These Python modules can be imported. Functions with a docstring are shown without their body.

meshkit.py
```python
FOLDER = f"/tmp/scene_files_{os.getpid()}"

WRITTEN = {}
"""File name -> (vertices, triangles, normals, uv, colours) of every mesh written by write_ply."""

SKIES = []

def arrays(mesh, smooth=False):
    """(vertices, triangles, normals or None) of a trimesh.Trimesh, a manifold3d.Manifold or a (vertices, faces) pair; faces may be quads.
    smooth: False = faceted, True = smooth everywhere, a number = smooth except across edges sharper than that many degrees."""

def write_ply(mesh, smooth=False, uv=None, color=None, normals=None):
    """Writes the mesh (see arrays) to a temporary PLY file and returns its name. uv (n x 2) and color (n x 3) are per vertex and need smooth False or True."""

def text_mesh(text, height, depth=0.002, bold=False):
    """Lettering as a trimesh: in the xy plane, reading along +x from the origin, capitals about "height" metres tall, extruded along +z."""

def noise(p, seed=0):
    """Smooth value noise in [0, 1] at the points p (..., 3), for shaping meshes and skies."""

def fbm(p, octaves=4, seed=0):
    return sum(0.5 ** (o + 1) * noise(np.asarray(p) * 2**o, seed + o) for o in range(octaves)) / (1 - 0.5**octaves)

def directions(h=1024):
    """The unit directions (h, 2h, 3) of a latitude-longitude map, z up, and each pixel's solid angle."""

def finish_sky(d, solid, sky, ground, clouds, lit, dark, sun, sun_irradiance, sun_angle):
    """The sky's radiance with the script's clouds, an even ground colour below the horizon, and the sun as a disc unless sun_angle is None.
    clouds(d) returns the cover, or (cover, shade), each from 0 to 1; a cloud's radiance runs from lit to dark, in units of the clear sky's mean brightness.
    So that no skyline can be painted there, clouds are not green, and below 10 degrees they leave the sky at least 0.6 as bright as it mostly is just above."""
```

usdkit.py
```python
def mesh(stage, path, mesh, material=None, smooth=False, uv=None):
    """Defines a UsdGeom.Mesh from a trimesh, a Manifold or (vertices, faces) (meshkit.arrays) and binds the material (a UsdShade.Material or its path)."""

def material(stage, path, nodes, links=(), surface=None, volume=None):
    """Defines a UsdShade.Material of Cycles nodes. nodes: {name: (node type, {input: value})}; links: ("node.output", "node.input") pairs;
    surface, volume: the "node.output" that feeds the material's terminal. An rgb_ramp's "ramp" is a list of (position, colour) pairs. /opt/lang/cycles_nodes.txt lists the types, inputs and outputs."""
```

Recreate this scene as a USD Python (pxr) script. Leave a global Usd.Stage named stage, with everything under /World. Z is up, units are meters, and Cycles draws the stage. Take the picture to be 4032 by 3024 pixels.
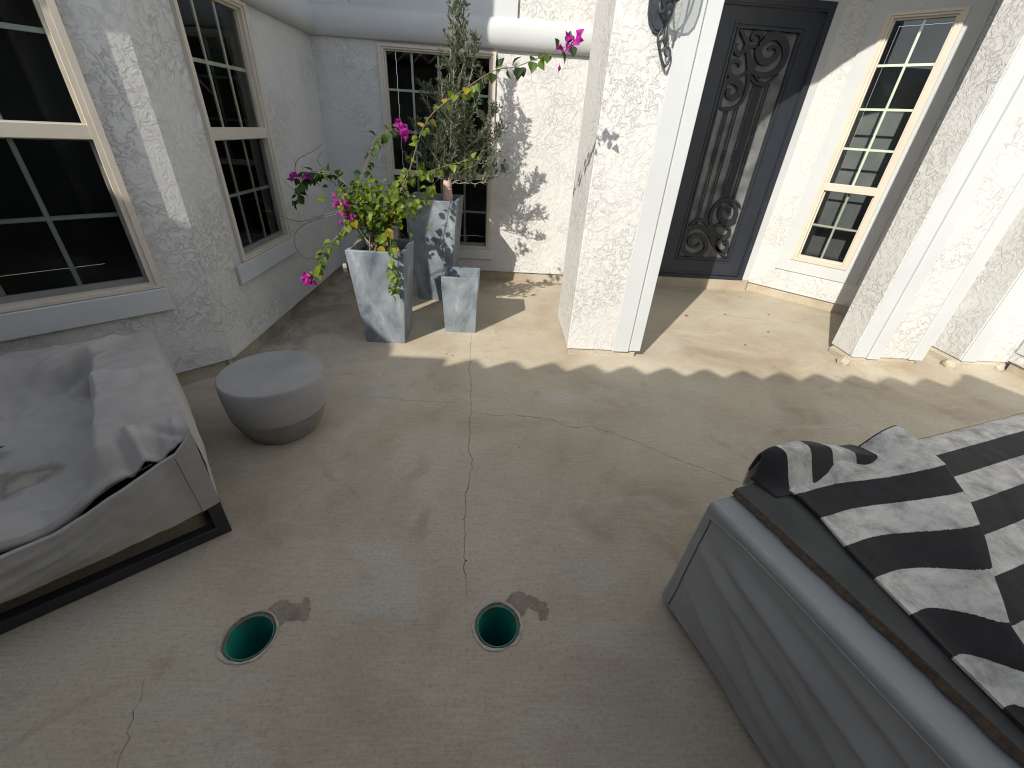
import math, random
import numpy as np, trimesh, usdkit, meshkit
from pxr import Usd, UsdGeom, UsdLux, UsdShade, Gf, Sdf
from shapely.geometry import Polygon, LineString, Point, box as sbox
from shapely.ops import unary_union

random.seed(7); RNG = np.random.default_rng(7)
stage = Usd.Stage.CreateInMemory()
UsdGeom.SetStageUpAxis(stage, UsdGeom.Tokens.z); UsdGeom.SetStageMetersPerUnit(stage, 1.0)
UsdGeom.Xform.Define(stage, '/World'); UsdGeom.Scope.Define(stage, '/World/Looks')

# ------------------------------------------------------------------ camera, sky, sun, exposure
SKY_STRENGTH, SUN_INTENSITY, EXPOSURE = 0.15, 0.90, 0.70
pitch, roll, yaw = np.radians([31.27, 3.936, 3.25])
cy, sy = math.cos(yaw), math.sin(yaw)
f0, r0, u0 = np.array([sy, cy, 0]), np.array([cy, -sy, 0]), np.array([0, 0, 1.0])
fw = f0*math.cos(pitch) - u0*math.sin(pitch); up = u0*math.cos(pitch) + f0*math.sin(pitch)
ri = r0*math.cos(roll) + up*math.sin(roll); up = up*math.cos(roll) - r0*math.sin(roll)
cam = UsdGeom.Camera.Define(stage, '/World/camera')
M4 = np.eye(4); M4[0, :3], M4[1, :3], M4[2, :3], M4[3, :3] = ri, up, -fw, (0, 0, 1.6)
cam.AddTransformOp().Set(Gf.Matrix4d(*M4.ravel().tolist()))
cam.CreateHorizontalApertureAttr(36.0); cam.CreateVerticalApertureAttr(27.0)
cam.CreateFocalLengthAttr(36.0*1657.7/4032); cam.CreateClippingRangeAttr(Gf.Vec2f(0.02, 500))
cam.CreateExposureAttr(EXPOSURE)

SUN = np.array([-0.491, -0.687, 0.536]); SUN /= np.linalg.norm(SUN)
sun = UsdLux.DistantLight.Define(stage, '/World/sun')
sun.CreateIntensityAttr(SUN_INTENSITY); sun.CreateAngleAttr(0.53); sun.CreateNormalizeAttr(True); sun.CreateColorAttr(Gf.Vec3f(1.0, 0.945, 0.85))
zx = SUN; xx = np.cross([0, 0, 1], zx); xx /= np.linalg.norm(xx); yx = np.cross(zx, xx)
M = np.eye(4); M[0, :3], M[1, :3], M[2, :3] = xx, yx, zx
sun.AddTransformOp().Set(Gf.Matrix4d(*M.ravel().tolist()))
dome = UsdLux.DomeLight.Define(stage, '/World/sky')
def mat(name, nodes, links=(), surface='p.BSDF', volume=None):
    return usdkit.material(stage, '/World/Looks/'+name, nodes, links, surface=surface, volume=volume)
skym = mat('sky_air', {'s': ('sky_texture', {'sky_type': 'single_scattering', 'sun_disc': False, 'sun_elevation': math.asin(SUN[2]), 'sun_rotation': math.atan2(SUN[0], SUN[1])}),
                       'h': ('hsv', {'saturation': .62}), 'b': ('background_shader', {'strength': SKY_STRENGTH})}, [('s.color', 'h.color'), ('h.color', 'b.color')], surface='b.background')
UsdShade.MaterialBindingAPI.Apply(dome.GetPrim()).Bind(skym)
dome.GetPrim().SetCustomDataByKey('kind', 'structure'); dome.GetPrim().SetCustomDataByKey('label', 'clear bright daytime sky above the courtyard')

# ------------------------------------------------------------------ helpers
USED = {}
def path_for(parent, name):
    base = (parent.GetPath().pathString if parent else '/World') + '/' + name
    n = USED.get(base, 0); USED[base] = n+1
    return base if n == 0 else f'{base}_{n:03d}'
def tag(prim, label=None, cat=None, group=None, kind=None):
    for k, v in (('label', label), ('category', cat), ('group', group), ('kind', kind)):
        if v: prim.SetCustomDataByKey(k, v)
    return prim
def obj(name, mesh, m, parent=None, smooth=False, uv=None, **kw):
    p = usdkit.mesh(stage, path_for(parent, name), mesh, m, smooth=smooth, uv=uv).GetPrim()
    return tag(p, **kw)
def thing(name, label, cat, group=None, loc=None):
    x = UsdGeom.Xform.Define(stage, path_for(None, name))
    if loc is not None: x.AddTranslateOp().Set(Gf.Vec3d(*loc))
    return tag(x.GetPrim(), label, cat, group)
def cat(ms): return trimesh.util.concatenate([m if isinstance(m, trimesh.Trimesh) else trimesh.Trimesh(*m, process=False) for m in ms])
def cbox(a, b, c=0.004):
    a, b = np.minimum(a, b).astype(float), np.maximum(a, b).astype(float)
    c = min(c, 0.3*float((b-a).min()))
    pts = []
    for i in range(8):
        s = np.array([(i >> k) & 1 for k in range(3)]); p = np.where(s, b, a); d = np.where(s, -c, c)
        for k in range(3):
            q = p + d; q[k] = p[k]; pts.append(q)
    return trimesh.convex.convex_hull(np.array(pts))
class Frame:
    """a wall's own frame: u along the wall, n outwards, z up"""
    def __init__(s, p, u, n): s.p, s.u, s.n = np.array([*p, 0.0]), np.array([*u, 0.0]), np.array([*n, 0.0])
    def P(s, u, n, z): return s.p + s.u*u + s.n*n + np.array([0, 0, z])
    def to(s, mesh):
        v = np.array(mesh.vertices); w = s.p + v[:, :1]*s.u + v[:, 1:2]*s.n + v[:, 2:3]*np.array([0, 0, 1.0])
        m = trimesh.Trimesh(w, mesh.faces.copy(), process=False)
        if np.dot(np.cross(s.u, s.n), [0, 0, 1]) < 0: m.invert()
        return m
    def box(s, u0, u1, n0, n1, z0, z1, c=0.004): return s.to(cbox((u0, n0, z0), (u1, n1, z1), c))
    def sheet(s, u0, u1, n, z0, z1):
        return s.to(trimesh.Trimesh(np.array([[u0, n, z0], [u1, n, z0], [u1, n, z1], [u0, n, z1]]), np.array([[0, 2, 1], [0, 3, 2]]), process=False))
    def slab(s, poly, n0, n1):
        """a polygon drawn in (u, z), between depths n0 and n1"""
        gs = getattr(poly, 'geoms', [poly]); out = []
        for g in gs:
            e = trimesh.creation.extrude_polygon(g, n1-n0, engine='earcut')
            v = np.array(e.vertices); v = np.stack([v[:, 0], v[:, 2]+n0, v[:, 1]], 1)
            m = trimesh.Trimesh(v, e.faces.copy(), process=False); m.invert(); out.append(m)
        return s.to(cat(out))
def tube(pts, r, seg=6, cap=True):
    pts = np.asarray(pts, float); n = len(pts); r = np.broadcast_to(np.asarray(r, float), (n,))
    t = np.gradient(pts, axis=0); t /= np.linalg.norm(t, axis=1, keepdims=True)+1e-12
    a = np.array([0, 0, 1.0]) if abs(t[0][2]) < .9 else np.array([1.0, 0, 0])
    nx = np.cross(t[0], a); nx /= np.linalg.norm(nx); vs = []
    for i in range(n):
        nx = nx - t[i]*(nx@t[i]); nx /= np.linalg.norm(nx)+1e-12; b = np.cross(t[i], nx)
        an = np.linspace(0, 2*np.pi, seg, endpoint=False)
        vs.append(pts[i] + r[i]*(np.cos(an)[:, None]*nx + np.sin(an)[:, None]*b))
    v = np.concatenate(vs); f = []
    for i in range(n-1):
        for k in range(seg):
            a0, a1 = i*seg+k, i*seg+(k+1) % seg
            f += [[a0, a1, a1+seg], [a0, a1+seg, a0+seg]]
    if cap:
        v = np.vstack([v, pts[0], pts[-1]]); c0, c1 = len(v)-2, len(v)-1
        for k in range(seg):
            f.append([c0, (k+1) % seg, k]); f.append([c1, (n-1)*seg+k, (n-1)*seg+(k+1) % seg])
    return trimesh.Trimesh(v, np.array(f), process=False)
def spline(pts, n=8):
    from scipy.interpolate import CubicSpline
    pts = np.asarray(pts, float); d = np.r_[0, np.cumsum(np.sqrt(np.linalg.norm(np.diff(pts, axis=0), axis=1)))]
    return CubicSpline(d, pts)(np.linspace(0, d[-1], n*(len(pts)-1)+1))
def grid(P, close=False):
    """quads of an (a, b, 3) array of points"""
    P = np.asarray(P, float); a, b = P.shape[:2]; i = np.arange(a*b).reshape(a, b)
    q = np.stack([i[:-1, :-1], i[1:, :-1], i[1:, 1:], i[:-1, 1:]], -1).reshape(-1, 4)
    return P.reshape(-1, 3), np.vstack([q[:, [0, 1, 2]], q[:, [0, 2, 3]]])
def shell(P, th, uv=None):
    """a cloth of thickness th: top grid, lower grid and rim"""
    P = np.asarray(P, float); a, b = P.shape[:2]; v, f = grid(P)
    n = np.zeros_like(v); fn = np.cross(v[f[:, 1]]-v[f[:, 0]], v[f[:, 2]]-v[f[:, 0]])
    for k in range(3): np.add.at(n, f[:, k], fn)
    n /= np.linalg.norm(n, axis=1, keepdims=True)+1e-12
    i = np.arange(a*b).reshape(a, b); rim = np.r_[i[0, :], i[1:, -1], i[-1, -2::-1], i[-2:0:-1, 0]]
    N = a*b; f2 = f[:, ::-1]+N; k = np.arange(len(rim)); r0, r1 = rim, np.roll(rim, -1)
    side = np.vstack([np.stack([r0, r1, r1+N], 1), np.stack([r0, r1+N, r0+N], 1)])
    V = np.vstack([v, v-n*th]); F = np.vstack([f, f2, side[:, ::-1] if False else side])
    return (V, F), (None if uv is None else np.vstack([uv.reshape(-1, 2)]*2))
def lathe(prof, c=(0, 0, 0), seg=48):
    prof = np.asarray(prof, float); an = np.linspace(0, 2*np.pi, seg+1)
    P = np.stack([np.stack([prof[:, 0]*math.cos(a), prof[:, 0]*math.sin(a), prof[:, 1]], 1) for a in an]) + np.array(c)
    v, f = grid(P); m = trimesh.Trimesh(v, f, process=True); return m
sm = lambda x, a, b: (lambda t: t*t*(3-2*t))(np.clip((np.asarray(x, float)-a)/(b-a), 0, 1))
NZ = [(RNG.normal(size=3), RNG.uniform(0, 6.28)) for _ in range(40)]
def wob(p, scale, seed=0, octv=3):
    """smooth noise in about -1..1 from sums of sines"""
    p = np.asarray(p, float); out = 0; amp = 1; tot = 0
    for o in range(octv):
        for j in range(4):
            k, ph = NZ[(seed*5+o*4+j) % 40]; out = out + amp*np.sin(p@k[:p.shape[-1]]*scale*(2**o) + ph)
        tot += amp*2; amp *= .5
    return out/tot

# ------------------------------------------------------------------ materials
def plain(name, col, rough=.6, metal=0., spec=.5, var=.12, vs=6., bump=0., bs=200., bd=.002):
    c = np.array(col); n = {'g': ('geometry', {}), 'n': ('noise_texture', {'scale': vs, 'detail': 5.}), 'r': ('rgb_ramp', {'ramp': [(.3, c*(1-var)), (.7, np.minimum(c*(1+var), 1))]}),
        'p': ('principled_bsdf', {'roughness': rough, 'metallic': metal, 'specular_ior_level': spec})}
    l = [('g.position', 'n.vector'), ('n.fac', 'r.fac'), ('r.color', 'p.base_color')]
    if bump:
        n['n2'] = ('noise_texture', {'scale': bs, 'detail': 3.}); n['b'] = ('bump', {'strength': bump, 'distance': bd})
        l += [('g.position', 'n2.vector'), ('n2.fac', 'b.height'), ('b.normal', 'p.normal')]
    return mat(name, n, l)
def stucco(name, col, strength=.88, dist=.0044, scale=19.):
    c = np.array(col)
    n = {'g': ('geometry', {}), 'w': ('noise_texture', {'scale': 5., 'detail': 3.}), 'vm': ('vector_math', {'math_type': 'multiply_add', 'vector2': (.12, .12, .12)}),
         'n1': ('noise_texture', {'scale': scale, 'detail': 6., 'roughness': .68, 'distortion': .5}), 'r1': ('map_range', {'range_type': 'smoothstep', 'from_min': .46, 'from_max': .55, 'to_min': 0., 'to_max': 1., 'clamp': True}),
         'n2': ('noise_texture', {'scale': 60., 'detail': 4.}), 'n3': ('noise_texture', {'scale': 30., 'detail': 6., 'roughness': .75, 'distortion': .3}),
         'r3': ('map_range', {'range_type': 'smoothstep', 'from_min': .50, 'from_max': .62, 'to_min': 0., 'to_max': .3, 'clamp': True}),
         'h1': ('math', {'math_type': 'multiply_add', 'value2': .4}), 'h2': ('math', {'math_type': 'add'}), 'ns': ('noise_texture', {'scale': 2.6, 'detail': 3.}), 'rs': ('map_range', {'range_type': 'smoothstep', 'from_min': .38, 'from_max': .62, 'to_min': strength*.6, 'to_max': strength, 'clamp': True}), 'b': ('bump', {'distance': dist}),
         'nc': ('noise_texture', {'scale': 1.4, 'detail': 6.}), 'rc': ('rgb_ramp', {'ramp': [(.3, c*.93), (.7, c)]}),
         'p': ('principled_bsdf', {'roughness': .85, 'specular_ior_level': .25})}
    l = [('g.position', 'w.vector'), ('w.color', 'vm.vector1'), ('g.position', 'vm.vector3'), ('vm.vector', 'n1.vector'), ('n1.fac', 'r1.value'), ('g.position', 'n2.vector'), ('vm.vector', 'n3.vector'), ('n3.fac', 'r3.value'),
         ('n2.fac', 'h1.value1'), ('r1.result', 'h1.value3'), ('h1.value', 'h2.value1'), ('r3.result', 'h2.value2'), ('h2.value', 'b.height'), ('g.position', 'ns.vector'), ('ns.fac', 'rs.value'), ('rs.result', 'b.strength'), ('b.normal', 'p.normal'),
         ('g.position', 'nc.vector'), ('nc.fac', 'rc.fac'), ('rc.color', 'p.base_color')]
    return mat(name, n, l)
M_ST = stucco('lace_stucco', (.575, .57, .548))
M_TRIM = plain('smooth_stucco', (.47, .485, .485), .8, spec=.25, var=.04, vs=2., bump=.5, bs=160., bd=.003)
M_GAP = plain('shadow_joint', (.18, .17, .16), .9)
M_TAN = plain('tan_vinyl', (.52, .47, .39), .45, var=.05)
M_MUNT = plain('pale_muntin', (.60, .64, .55), .5, var=.04)
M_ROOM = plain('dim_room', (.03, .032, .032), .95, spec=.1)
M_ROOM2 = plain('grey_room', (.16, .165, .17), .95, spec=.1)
M_PORCH = plain('brown_boards', (.16, .11, .075), .8)
M_DRAPE = plain('drape', (.16, .165, .16), .9, spec=.1)
def glassy(name, base, ior, tint):
    return mat(name, {'f': ('fresnel', {'IOR': ior}), 't': ('transparent_bsdf', {'color': tint}), 'g': ('glossy_bsdf', {'color': (.95, .97, 1.), 'roughness': .0}), 'm': ('mix_closure', {})},
               [('f.fac', 'm.fac'), ('t.BSDF', 'm.closure1'), ('g.BSDF', 'm.closure2')], surface='m.closure')
M_GLASS = glassy('window_glass', 0, 1.5, (.86, .90, .87))
M_SCREEN = glassy('screen_glass', 0, 1.38, (.60, .62, .61))
M_OBSC = mat('obscure_door_glass', {'g': ('geometry', {}), 'n': ('noise_texture', {'scale': 5., 'detail': 2.}), 'r': ('rgb_ramp', {'ramp': [(.35, (.07, .073, .075)), (.65, (.19, .192, .188))]}), 'p': ('principled_bsdf', {'roughness': .35, 'specular_ior_level': .7})},
               [('g.position', 'n.vector'), ('n.fac', 'r.fac'), ('r.color', 'p.base_color')])
M_DOOR = plain('dark_steel', (.022, .026, .034), .42, var=.1, bump=.1, bs=300.)
M_IRON = plain('wrought_iron', (.018, .02, .023), .45, var=.2)
M_LAMP = plain('aged_black_metal', (.035, .042, .048), .45, metal=.2, var=.25, vs=30.)
M_FROST = mat('seeded_glass', {'t': ('transparent_bsdf', {'color': (.9, .92, .9)}), 'g': ('glossy_bsdf', {'roughness': .12}), 'd': ('translucent_bsdf', {'color': (.8, .82, .8)}), 'm': ('mix_closure', {'fac': .12}), 'm2': ('mix_closure', {'fac': .12})},
              [('t.BSDF', 'm.closure1'), ('d.BSDF', 'm.closure2'), ('m.closure', 'm2.closure1'), ('g.BSDF', 'm2.closure2')], surface='m2.closure')
def concrete(name, tone=1., broom=True):
    t = lambda a: np.array(a)*tone
    n = {'g': ('geometry', {}), 'n1': ('noise_texture', {'scale': 1.1, 'detail': 7., 'roughness': .6, 'distortion': .5}),
         'r1': ('rgb_ramp', {'ramp': [(.28, t((.262, .208, .146))), (.42, t((.342, .290, .216))), (.56, t((.392, .346, .266))), (.75, t((.445, .408, .328)))]}),
         'n2': ('noise_texture', {'scale': 2.3, 'detail': 6., 'roughness': .65, 'distortion': 1.}), 'r2': ('map_range', {'range_type': 'smoothstep', 'from_min': .55, 'from_max': .72, 'to_min': 0., 'to_max': .42, 'clamp': True}),
         'm2': ('mix', {'color2': t((.22, .165, .11))}),
         'n5': ('noise_texture', {'scale': 1.7, 'detail': 6., 'roughness': .62, 'distortion': .8}), 'sc5': ('mapping', {'location': (7.3, 2.1, 0.), 'scale': (.7, 1.6, 1.)}), 'r5': ('map_range', {'range_type': 'smoothstep', 'from_min': .54, 'from_max': .7, 'to_min': 0., 'to_max': .55, 'clamp': True}),
         'm5': ('mix', {'color2': t((.40, .385, .345))}),
         'n3': ('noise_texture', {'scale': 70., 'detail': 4., 'roughness': .8}), 'r3': ('rgb_ramp', {'ramp': [(.25, (.60, .58, .56)), (.45, (1., 1., 1.)), (.75, (1.18, 1.18, 1.16))]}), 'm3': ('mix', {'mix_type': 'multiply', 'fac': .9}),
         'mp': ('mapping', {'scale': (10., 130., 1.)}), 'n4': ('noise_texture', {'scale': 1., 'detail': 4., 'roughness': .7, 'distortion': .3}), 'r4': ('rgb_ramp', {'ramp': [(.32, (.74, .72, .70)), (.6, (1.06, 1.06, 1.06))]}), 'm4': ('mix', {'mix_type': 'multiply', 'fac': .42 if broom else .1}),
         'v': ('voronoi_texture', {'scale': 26., 'randomness': 1.}), 'rv': ('rgb_ramp', {'ramp': [(.03, (.45, .38, .32)), (.075, (1., 1., 1.))]}), 'nv': ('noise_texture', {'scale': 4.}), 'rnv': ('map_range', {'from_min': .55, 'from_max': .62, 'to_min': 0., 'to_max': .75, 'clamp': True}), 'mv': ('mix', {'mix_type': 'multiply'}),
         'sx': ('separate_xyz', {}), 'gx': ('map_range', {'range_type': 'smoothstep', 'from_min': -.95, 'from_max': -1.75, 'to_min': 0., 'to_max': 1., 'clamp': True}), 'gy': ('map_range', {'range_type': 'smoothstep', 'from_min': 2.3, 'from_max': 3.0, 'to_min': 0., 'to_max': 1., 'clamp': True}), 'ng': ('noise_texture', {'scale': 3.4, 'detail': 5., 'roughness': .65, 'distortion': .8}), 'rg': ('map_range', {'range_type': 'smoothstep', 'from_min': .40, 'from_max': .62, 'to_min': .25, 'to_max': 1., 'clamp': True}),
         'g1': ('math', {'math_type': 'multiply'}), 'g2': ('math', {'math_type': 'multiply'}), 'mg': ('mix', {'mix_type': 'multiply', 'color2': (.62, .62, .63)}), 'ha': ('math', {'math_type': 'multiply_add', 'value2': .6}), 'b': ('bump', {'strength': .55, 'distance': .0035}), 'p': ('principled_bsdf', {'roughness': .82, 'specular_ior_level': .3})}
    l = [('g.position', 'n1.vector'), ('n1.fac', 'r1.fac'), ('g.position', 'n2.vector'), ('n2.fac', 'r2.value'), ('r1.color', 'm2.color1'), ('r2.result', 'm2.fac'),
         ('g.position', 'sc5.vector'), ('sc5.vector', 'n5.vector'), ('n5.fac', 'r5.value'), ('r5.result', 'm5.fac'), ('m2.color', 'm5.color1'),
         ('g.position', 'n3.vector'), ('n3.fac', 'r3.fac'), ('m5.color', 'm3.color1'), ('r3.color', 'm3.color2'),
         ('g.position', 'mp.vector'), ('mp.vector', 'n4.vector'), ('n4.fac', 'r4.fac'), ('m3.color', 'm4.color1'), ('r4.color', 'm4.color2'),
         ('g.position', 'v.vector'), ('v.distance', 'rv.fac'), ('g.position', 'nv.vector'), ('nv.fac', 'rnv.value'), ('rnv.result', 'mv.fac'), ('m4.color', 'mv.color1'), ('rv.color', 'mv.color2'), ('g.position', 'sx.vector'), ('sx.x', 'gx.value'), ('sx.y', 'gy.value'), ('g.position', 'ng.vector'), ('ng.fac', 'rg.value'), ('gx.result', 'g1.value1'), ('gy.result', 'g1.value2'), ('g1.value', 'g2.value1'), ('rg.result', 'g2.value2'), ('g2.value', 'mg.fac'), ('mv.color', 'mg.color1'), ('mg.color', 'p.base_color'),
         ('n4.fac', 'ha.value1'), ('n3.fac', 'ha.value3'), ('ha.value', 'b.height'), ('b.normal', 'p.normal')]
    return mat(name, n, l)
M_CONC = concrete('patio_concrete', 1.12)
M_FOUND = concrete('foundation_concrete', 1.0, False)
M_PATCH = plain('mortar_patch', (.235, .195, .145), .9, var=.25, vs=25., bump=.5, bs=120.)
M_PATCH2 = plain('pale_mortar', (.40, .36, .29), .9, var=.25, vs=30., bump=.5, bs=120.)
M_CRACK = plain('crack_dirt', (.155, .128, .098), .95, var=.3, vs=40.)
M_PVC = mat('teal_pipe', {'g': ('geometry', {}), 'n': ('noise_texture', {'scale': 16., 'detail': 5., 'roughness': .65}), 'x': ('separate_xyz', {}), 'z': ('map_range', {'from_min': -.07, 'from_max': -.0, 'to_min': -.10, 'to_max': .17}), 'a': ('math', {'math_type': 'add'}), 'r': ('rgb_ramp', {'ramp': [(.35, (.014, .285, .225)), (.56, (.02, .26, .205)), (.68, (.10, .17, .125)), (.80, (.17, .145, .10))]}), 'p': ('principled_bsdf', {'roughness': .5, 'specular_ior_level': .4})},
            [('g.position', 'n.vector'), ('g.position', 'x.vector'), ('x.z', 'z.value'), ('n.fac', 'a.value1'), ('z.result', 'a.value2'), ('a.value', 'r.fac'), ('r.color', 'p.base_color')])
M_MUD = plain('pipe_mud', (.02, .02, .016), .95)
def patina(name, col, pale):
    c, w = np.array(col), np.array(pale)
    return mat(name, {'g': ('geometry', {}), 'mp': ('mapping', {'scale': (6.5, 6.5, 3.4)}), 'n': ('noise_texture', {'scale': 1., 'detail': 6., 'roughness': .68, 'distortion': .45}),
        'r': ('rgb_ramp', {'ramp': [(.28, c*.8), (.42, c*.8+w*.2), (.58, c*.5+w*.5), (.74, w)]}), 'n2': ('noise_texture', {'scale': 90., 'detail': 3.}), 'b': ('bump', {'strength': .25, 'distance': .002}),
        'rr': ('map_range', {'from_min': .3, 'from_max': .7, 'to_min': .38, 'to_max': .6}), 'p': ('principled_bsdf', {'specular_ior_level': .5})},
        [('g.position', 'mp.vector'), ('mp.vector', 'n.vector'), ('n.fac', 'r.fac'), ('r.color', 'p.base_color'), ('g.position', 'n2.vector'), ('n2.fac', 'b.height'), ('b.normal', 'p.normal'), ('n.fac', 'rr.value'), ('rr.result', 'p.roughness')])
M_POT = patina('zinc_patina', (.075, .097, .12), (.33, .365, .39))
M_SOIL = plain('potting_soil', (.045, .034, .024), .95, var=.5, vs=60., bump=1., bs=60., bd=.02)
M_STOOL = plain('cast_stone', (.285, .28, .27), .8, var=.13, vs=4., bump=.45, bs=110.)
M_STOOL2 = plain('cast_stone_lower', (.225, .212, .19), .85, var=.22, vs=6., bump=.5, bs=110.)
M_STEEL = plain('charcoal_frame', (.022, .022, .024), .5, var=.15)
M_UNDER = plain('weathered_underside', (.16, .125, .085), .9, var=.3, vs=12.)
def cloth(name, col, stain=None, rough=.75, weave=420.):
    c = np.array(col)
    n = {'g': ('geometry', {}), 'n': ('noise_texture', {'scale': 3.2, 'detail': 6., 'roughness': .6}), 'r': ('rgb_ramp', {'ramp': [(.3, c*.86), (.7, c*1.1)]}),
         'n2': ('noise_texture', {'scale': weave, 'detail': 2.}), 'n6': ('noise_texture', {'scale': 22., 'detail': 4.}), 'hh': ('math', {'math_type': 'multiply_add', 'value2': 2.5}), 'b': ('bump', {'strength': .35, 'distance': .0015}), 'p': ('principled_bsdf', {'roughness': rough, 'specular_ior_level': .35, 'sheen_weight': .12})}
    l = [('g.position', 'n.vector'), ('n.fac', 'r.fac'), ('g.position', 'n2.vector'), ('g.position', 'n6.vector'), ('n6.fac', 'hh.value1'), ('n2.fac', 'hh.value3'), ('hh.value', 'b.height'), ('b.normal', 'p.normal')]
    if stain is None: l.append(('r.color', 'p.base_color'))
    else:
        n.update({'d': ('vector_math', {'math_type': 'distance', 'vector2': stain}), 'n4': ('noise_texture', {'scale': 6., 'detail': 4.}), 'a': ('math', {'math_type': 'multiply_add', 'value2': .4}),
            'ra': ('rgb_ramp', {'ramp': [(.10, (.86, .82, .74)), (.16, (.74, .70, .62)), (.20, (1.0, .95, .86)), (.235, (.88, .84, .76)), (.262, (.58, .54, .47)), (.285, (.72, .69, .64)), (.325, (1., 1., 1.))]}), 'mm': ('mix', {'mix_type': 'multiply', 'fac': 1.})})
        l += [('g.position', 'd.vector1'), ('g.position', 'n4.vector'), ('n4.fac', 'a.value1'), ('d.value', 'a.value3'), ('a.value', 'ra.fac'), ('r.color', 'mm.color1'), ('ra.color', 'mm.color2'), ('mm.color', 'p.base_color')]
    return mat(name, n, l)
M_COVER = cloth('grey_canvas', (.375, .355, .33), stain=(-1.745, 1.185, .35))
M_COVER2 = cloth('grey_vinyl', (.30, .302, .292), rough=.5)
M_SEAM = plain('seam_thread', (.10, .10, .10), .8)
M_BOARD = plain('rubber_mat', (.052, .052, .048), .8, var=.25, vs=7., bump=.3, bs=300.)
M_FELT = plain('brown_felt', (.10, .072, .05), .95, var=.4, vs=60., bump=.8, bs=220.)
M_RUG = mat('striped_rug', {'u': ('attribute', {'attribute': 'st'}), 'x': ('separate_xyz', {}), 'm': ('math', {'math_type': 'floored_modulo', 'value2': 1.}), 's': ('math', {'math_type': 'less_than', 'value2': .5}),
        'g': ('geometry', {}), 'nw': ('noise_texture', {'scale': 300.}), 'aw': ('math', {'math_type': 'multiply_add', 'value2': .035}), 'n': ('noise_texture', {'scale': 11., 'detail': 8., 'roughness': .76, 'distortion': .3}), 'rw': ('rgb_ramp', {'ramp': [(.34, (.29, .27, .24)), (.46, (.50, .475, .425)), (.54, (.63, .60, .53)), (.68, (.76, .73, .65))]}),
        'rb': ('rgb_ramp', {'ramp': [(.3, (.022, .021, .022)), (.7, (.04, .038, .037))]}), 'mx': ('mix', {}), 'wv': ('math', {'math_type': 'multiply', 'value2': 900.}), 'sn': ('math', {'math_type': 'sine'}), 'wu': ('math', {'math_type': 'multiply', 'value2': 130.}), 'sv': ('math', {'math_type': 'sine'}), 'mh': ('math', {'math_type': 'multiply'}),
        'b': ('bump', {'strength': .22, 'distance': .0012}), 'p': ('principled_bsdf', {'roughness': .9, 'specular_ior_level': .2, 'sheen_weight': .1})},
        [('u.vector', 'x.vector'), ('g.position', 'nw.vector'), ('nw.fac', 'aw.value1'), ('x.y', 'aw.value3'), ('aw.value', 'm.value1'), ('m.value', 's.value1'), ('g.position', 'n.vector'), ('n.fac', 'rw.fac'), ('n.fac', 'rb.fac'), ('s.value', 'mx.fac'), ('rb.color', 'mx.color1'), ('rw.color', 'mx.color2'), ('mx.color', 'p.base_color'),
         ('x.x', 'wv.value1'), ('wv.value', 'sn.value1'), ('x.y', 'wu.value1'), ('wu.value', 'sv.value1'), ('sn.value', 'mh.value1'), ('sv.value', 'mh.value2'), ('mh.value', 'b.height'), ('b.normal', 'p.normal')])
M_HEM = plain('cream_hem', (.52, .46, .32), .9)
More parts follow.
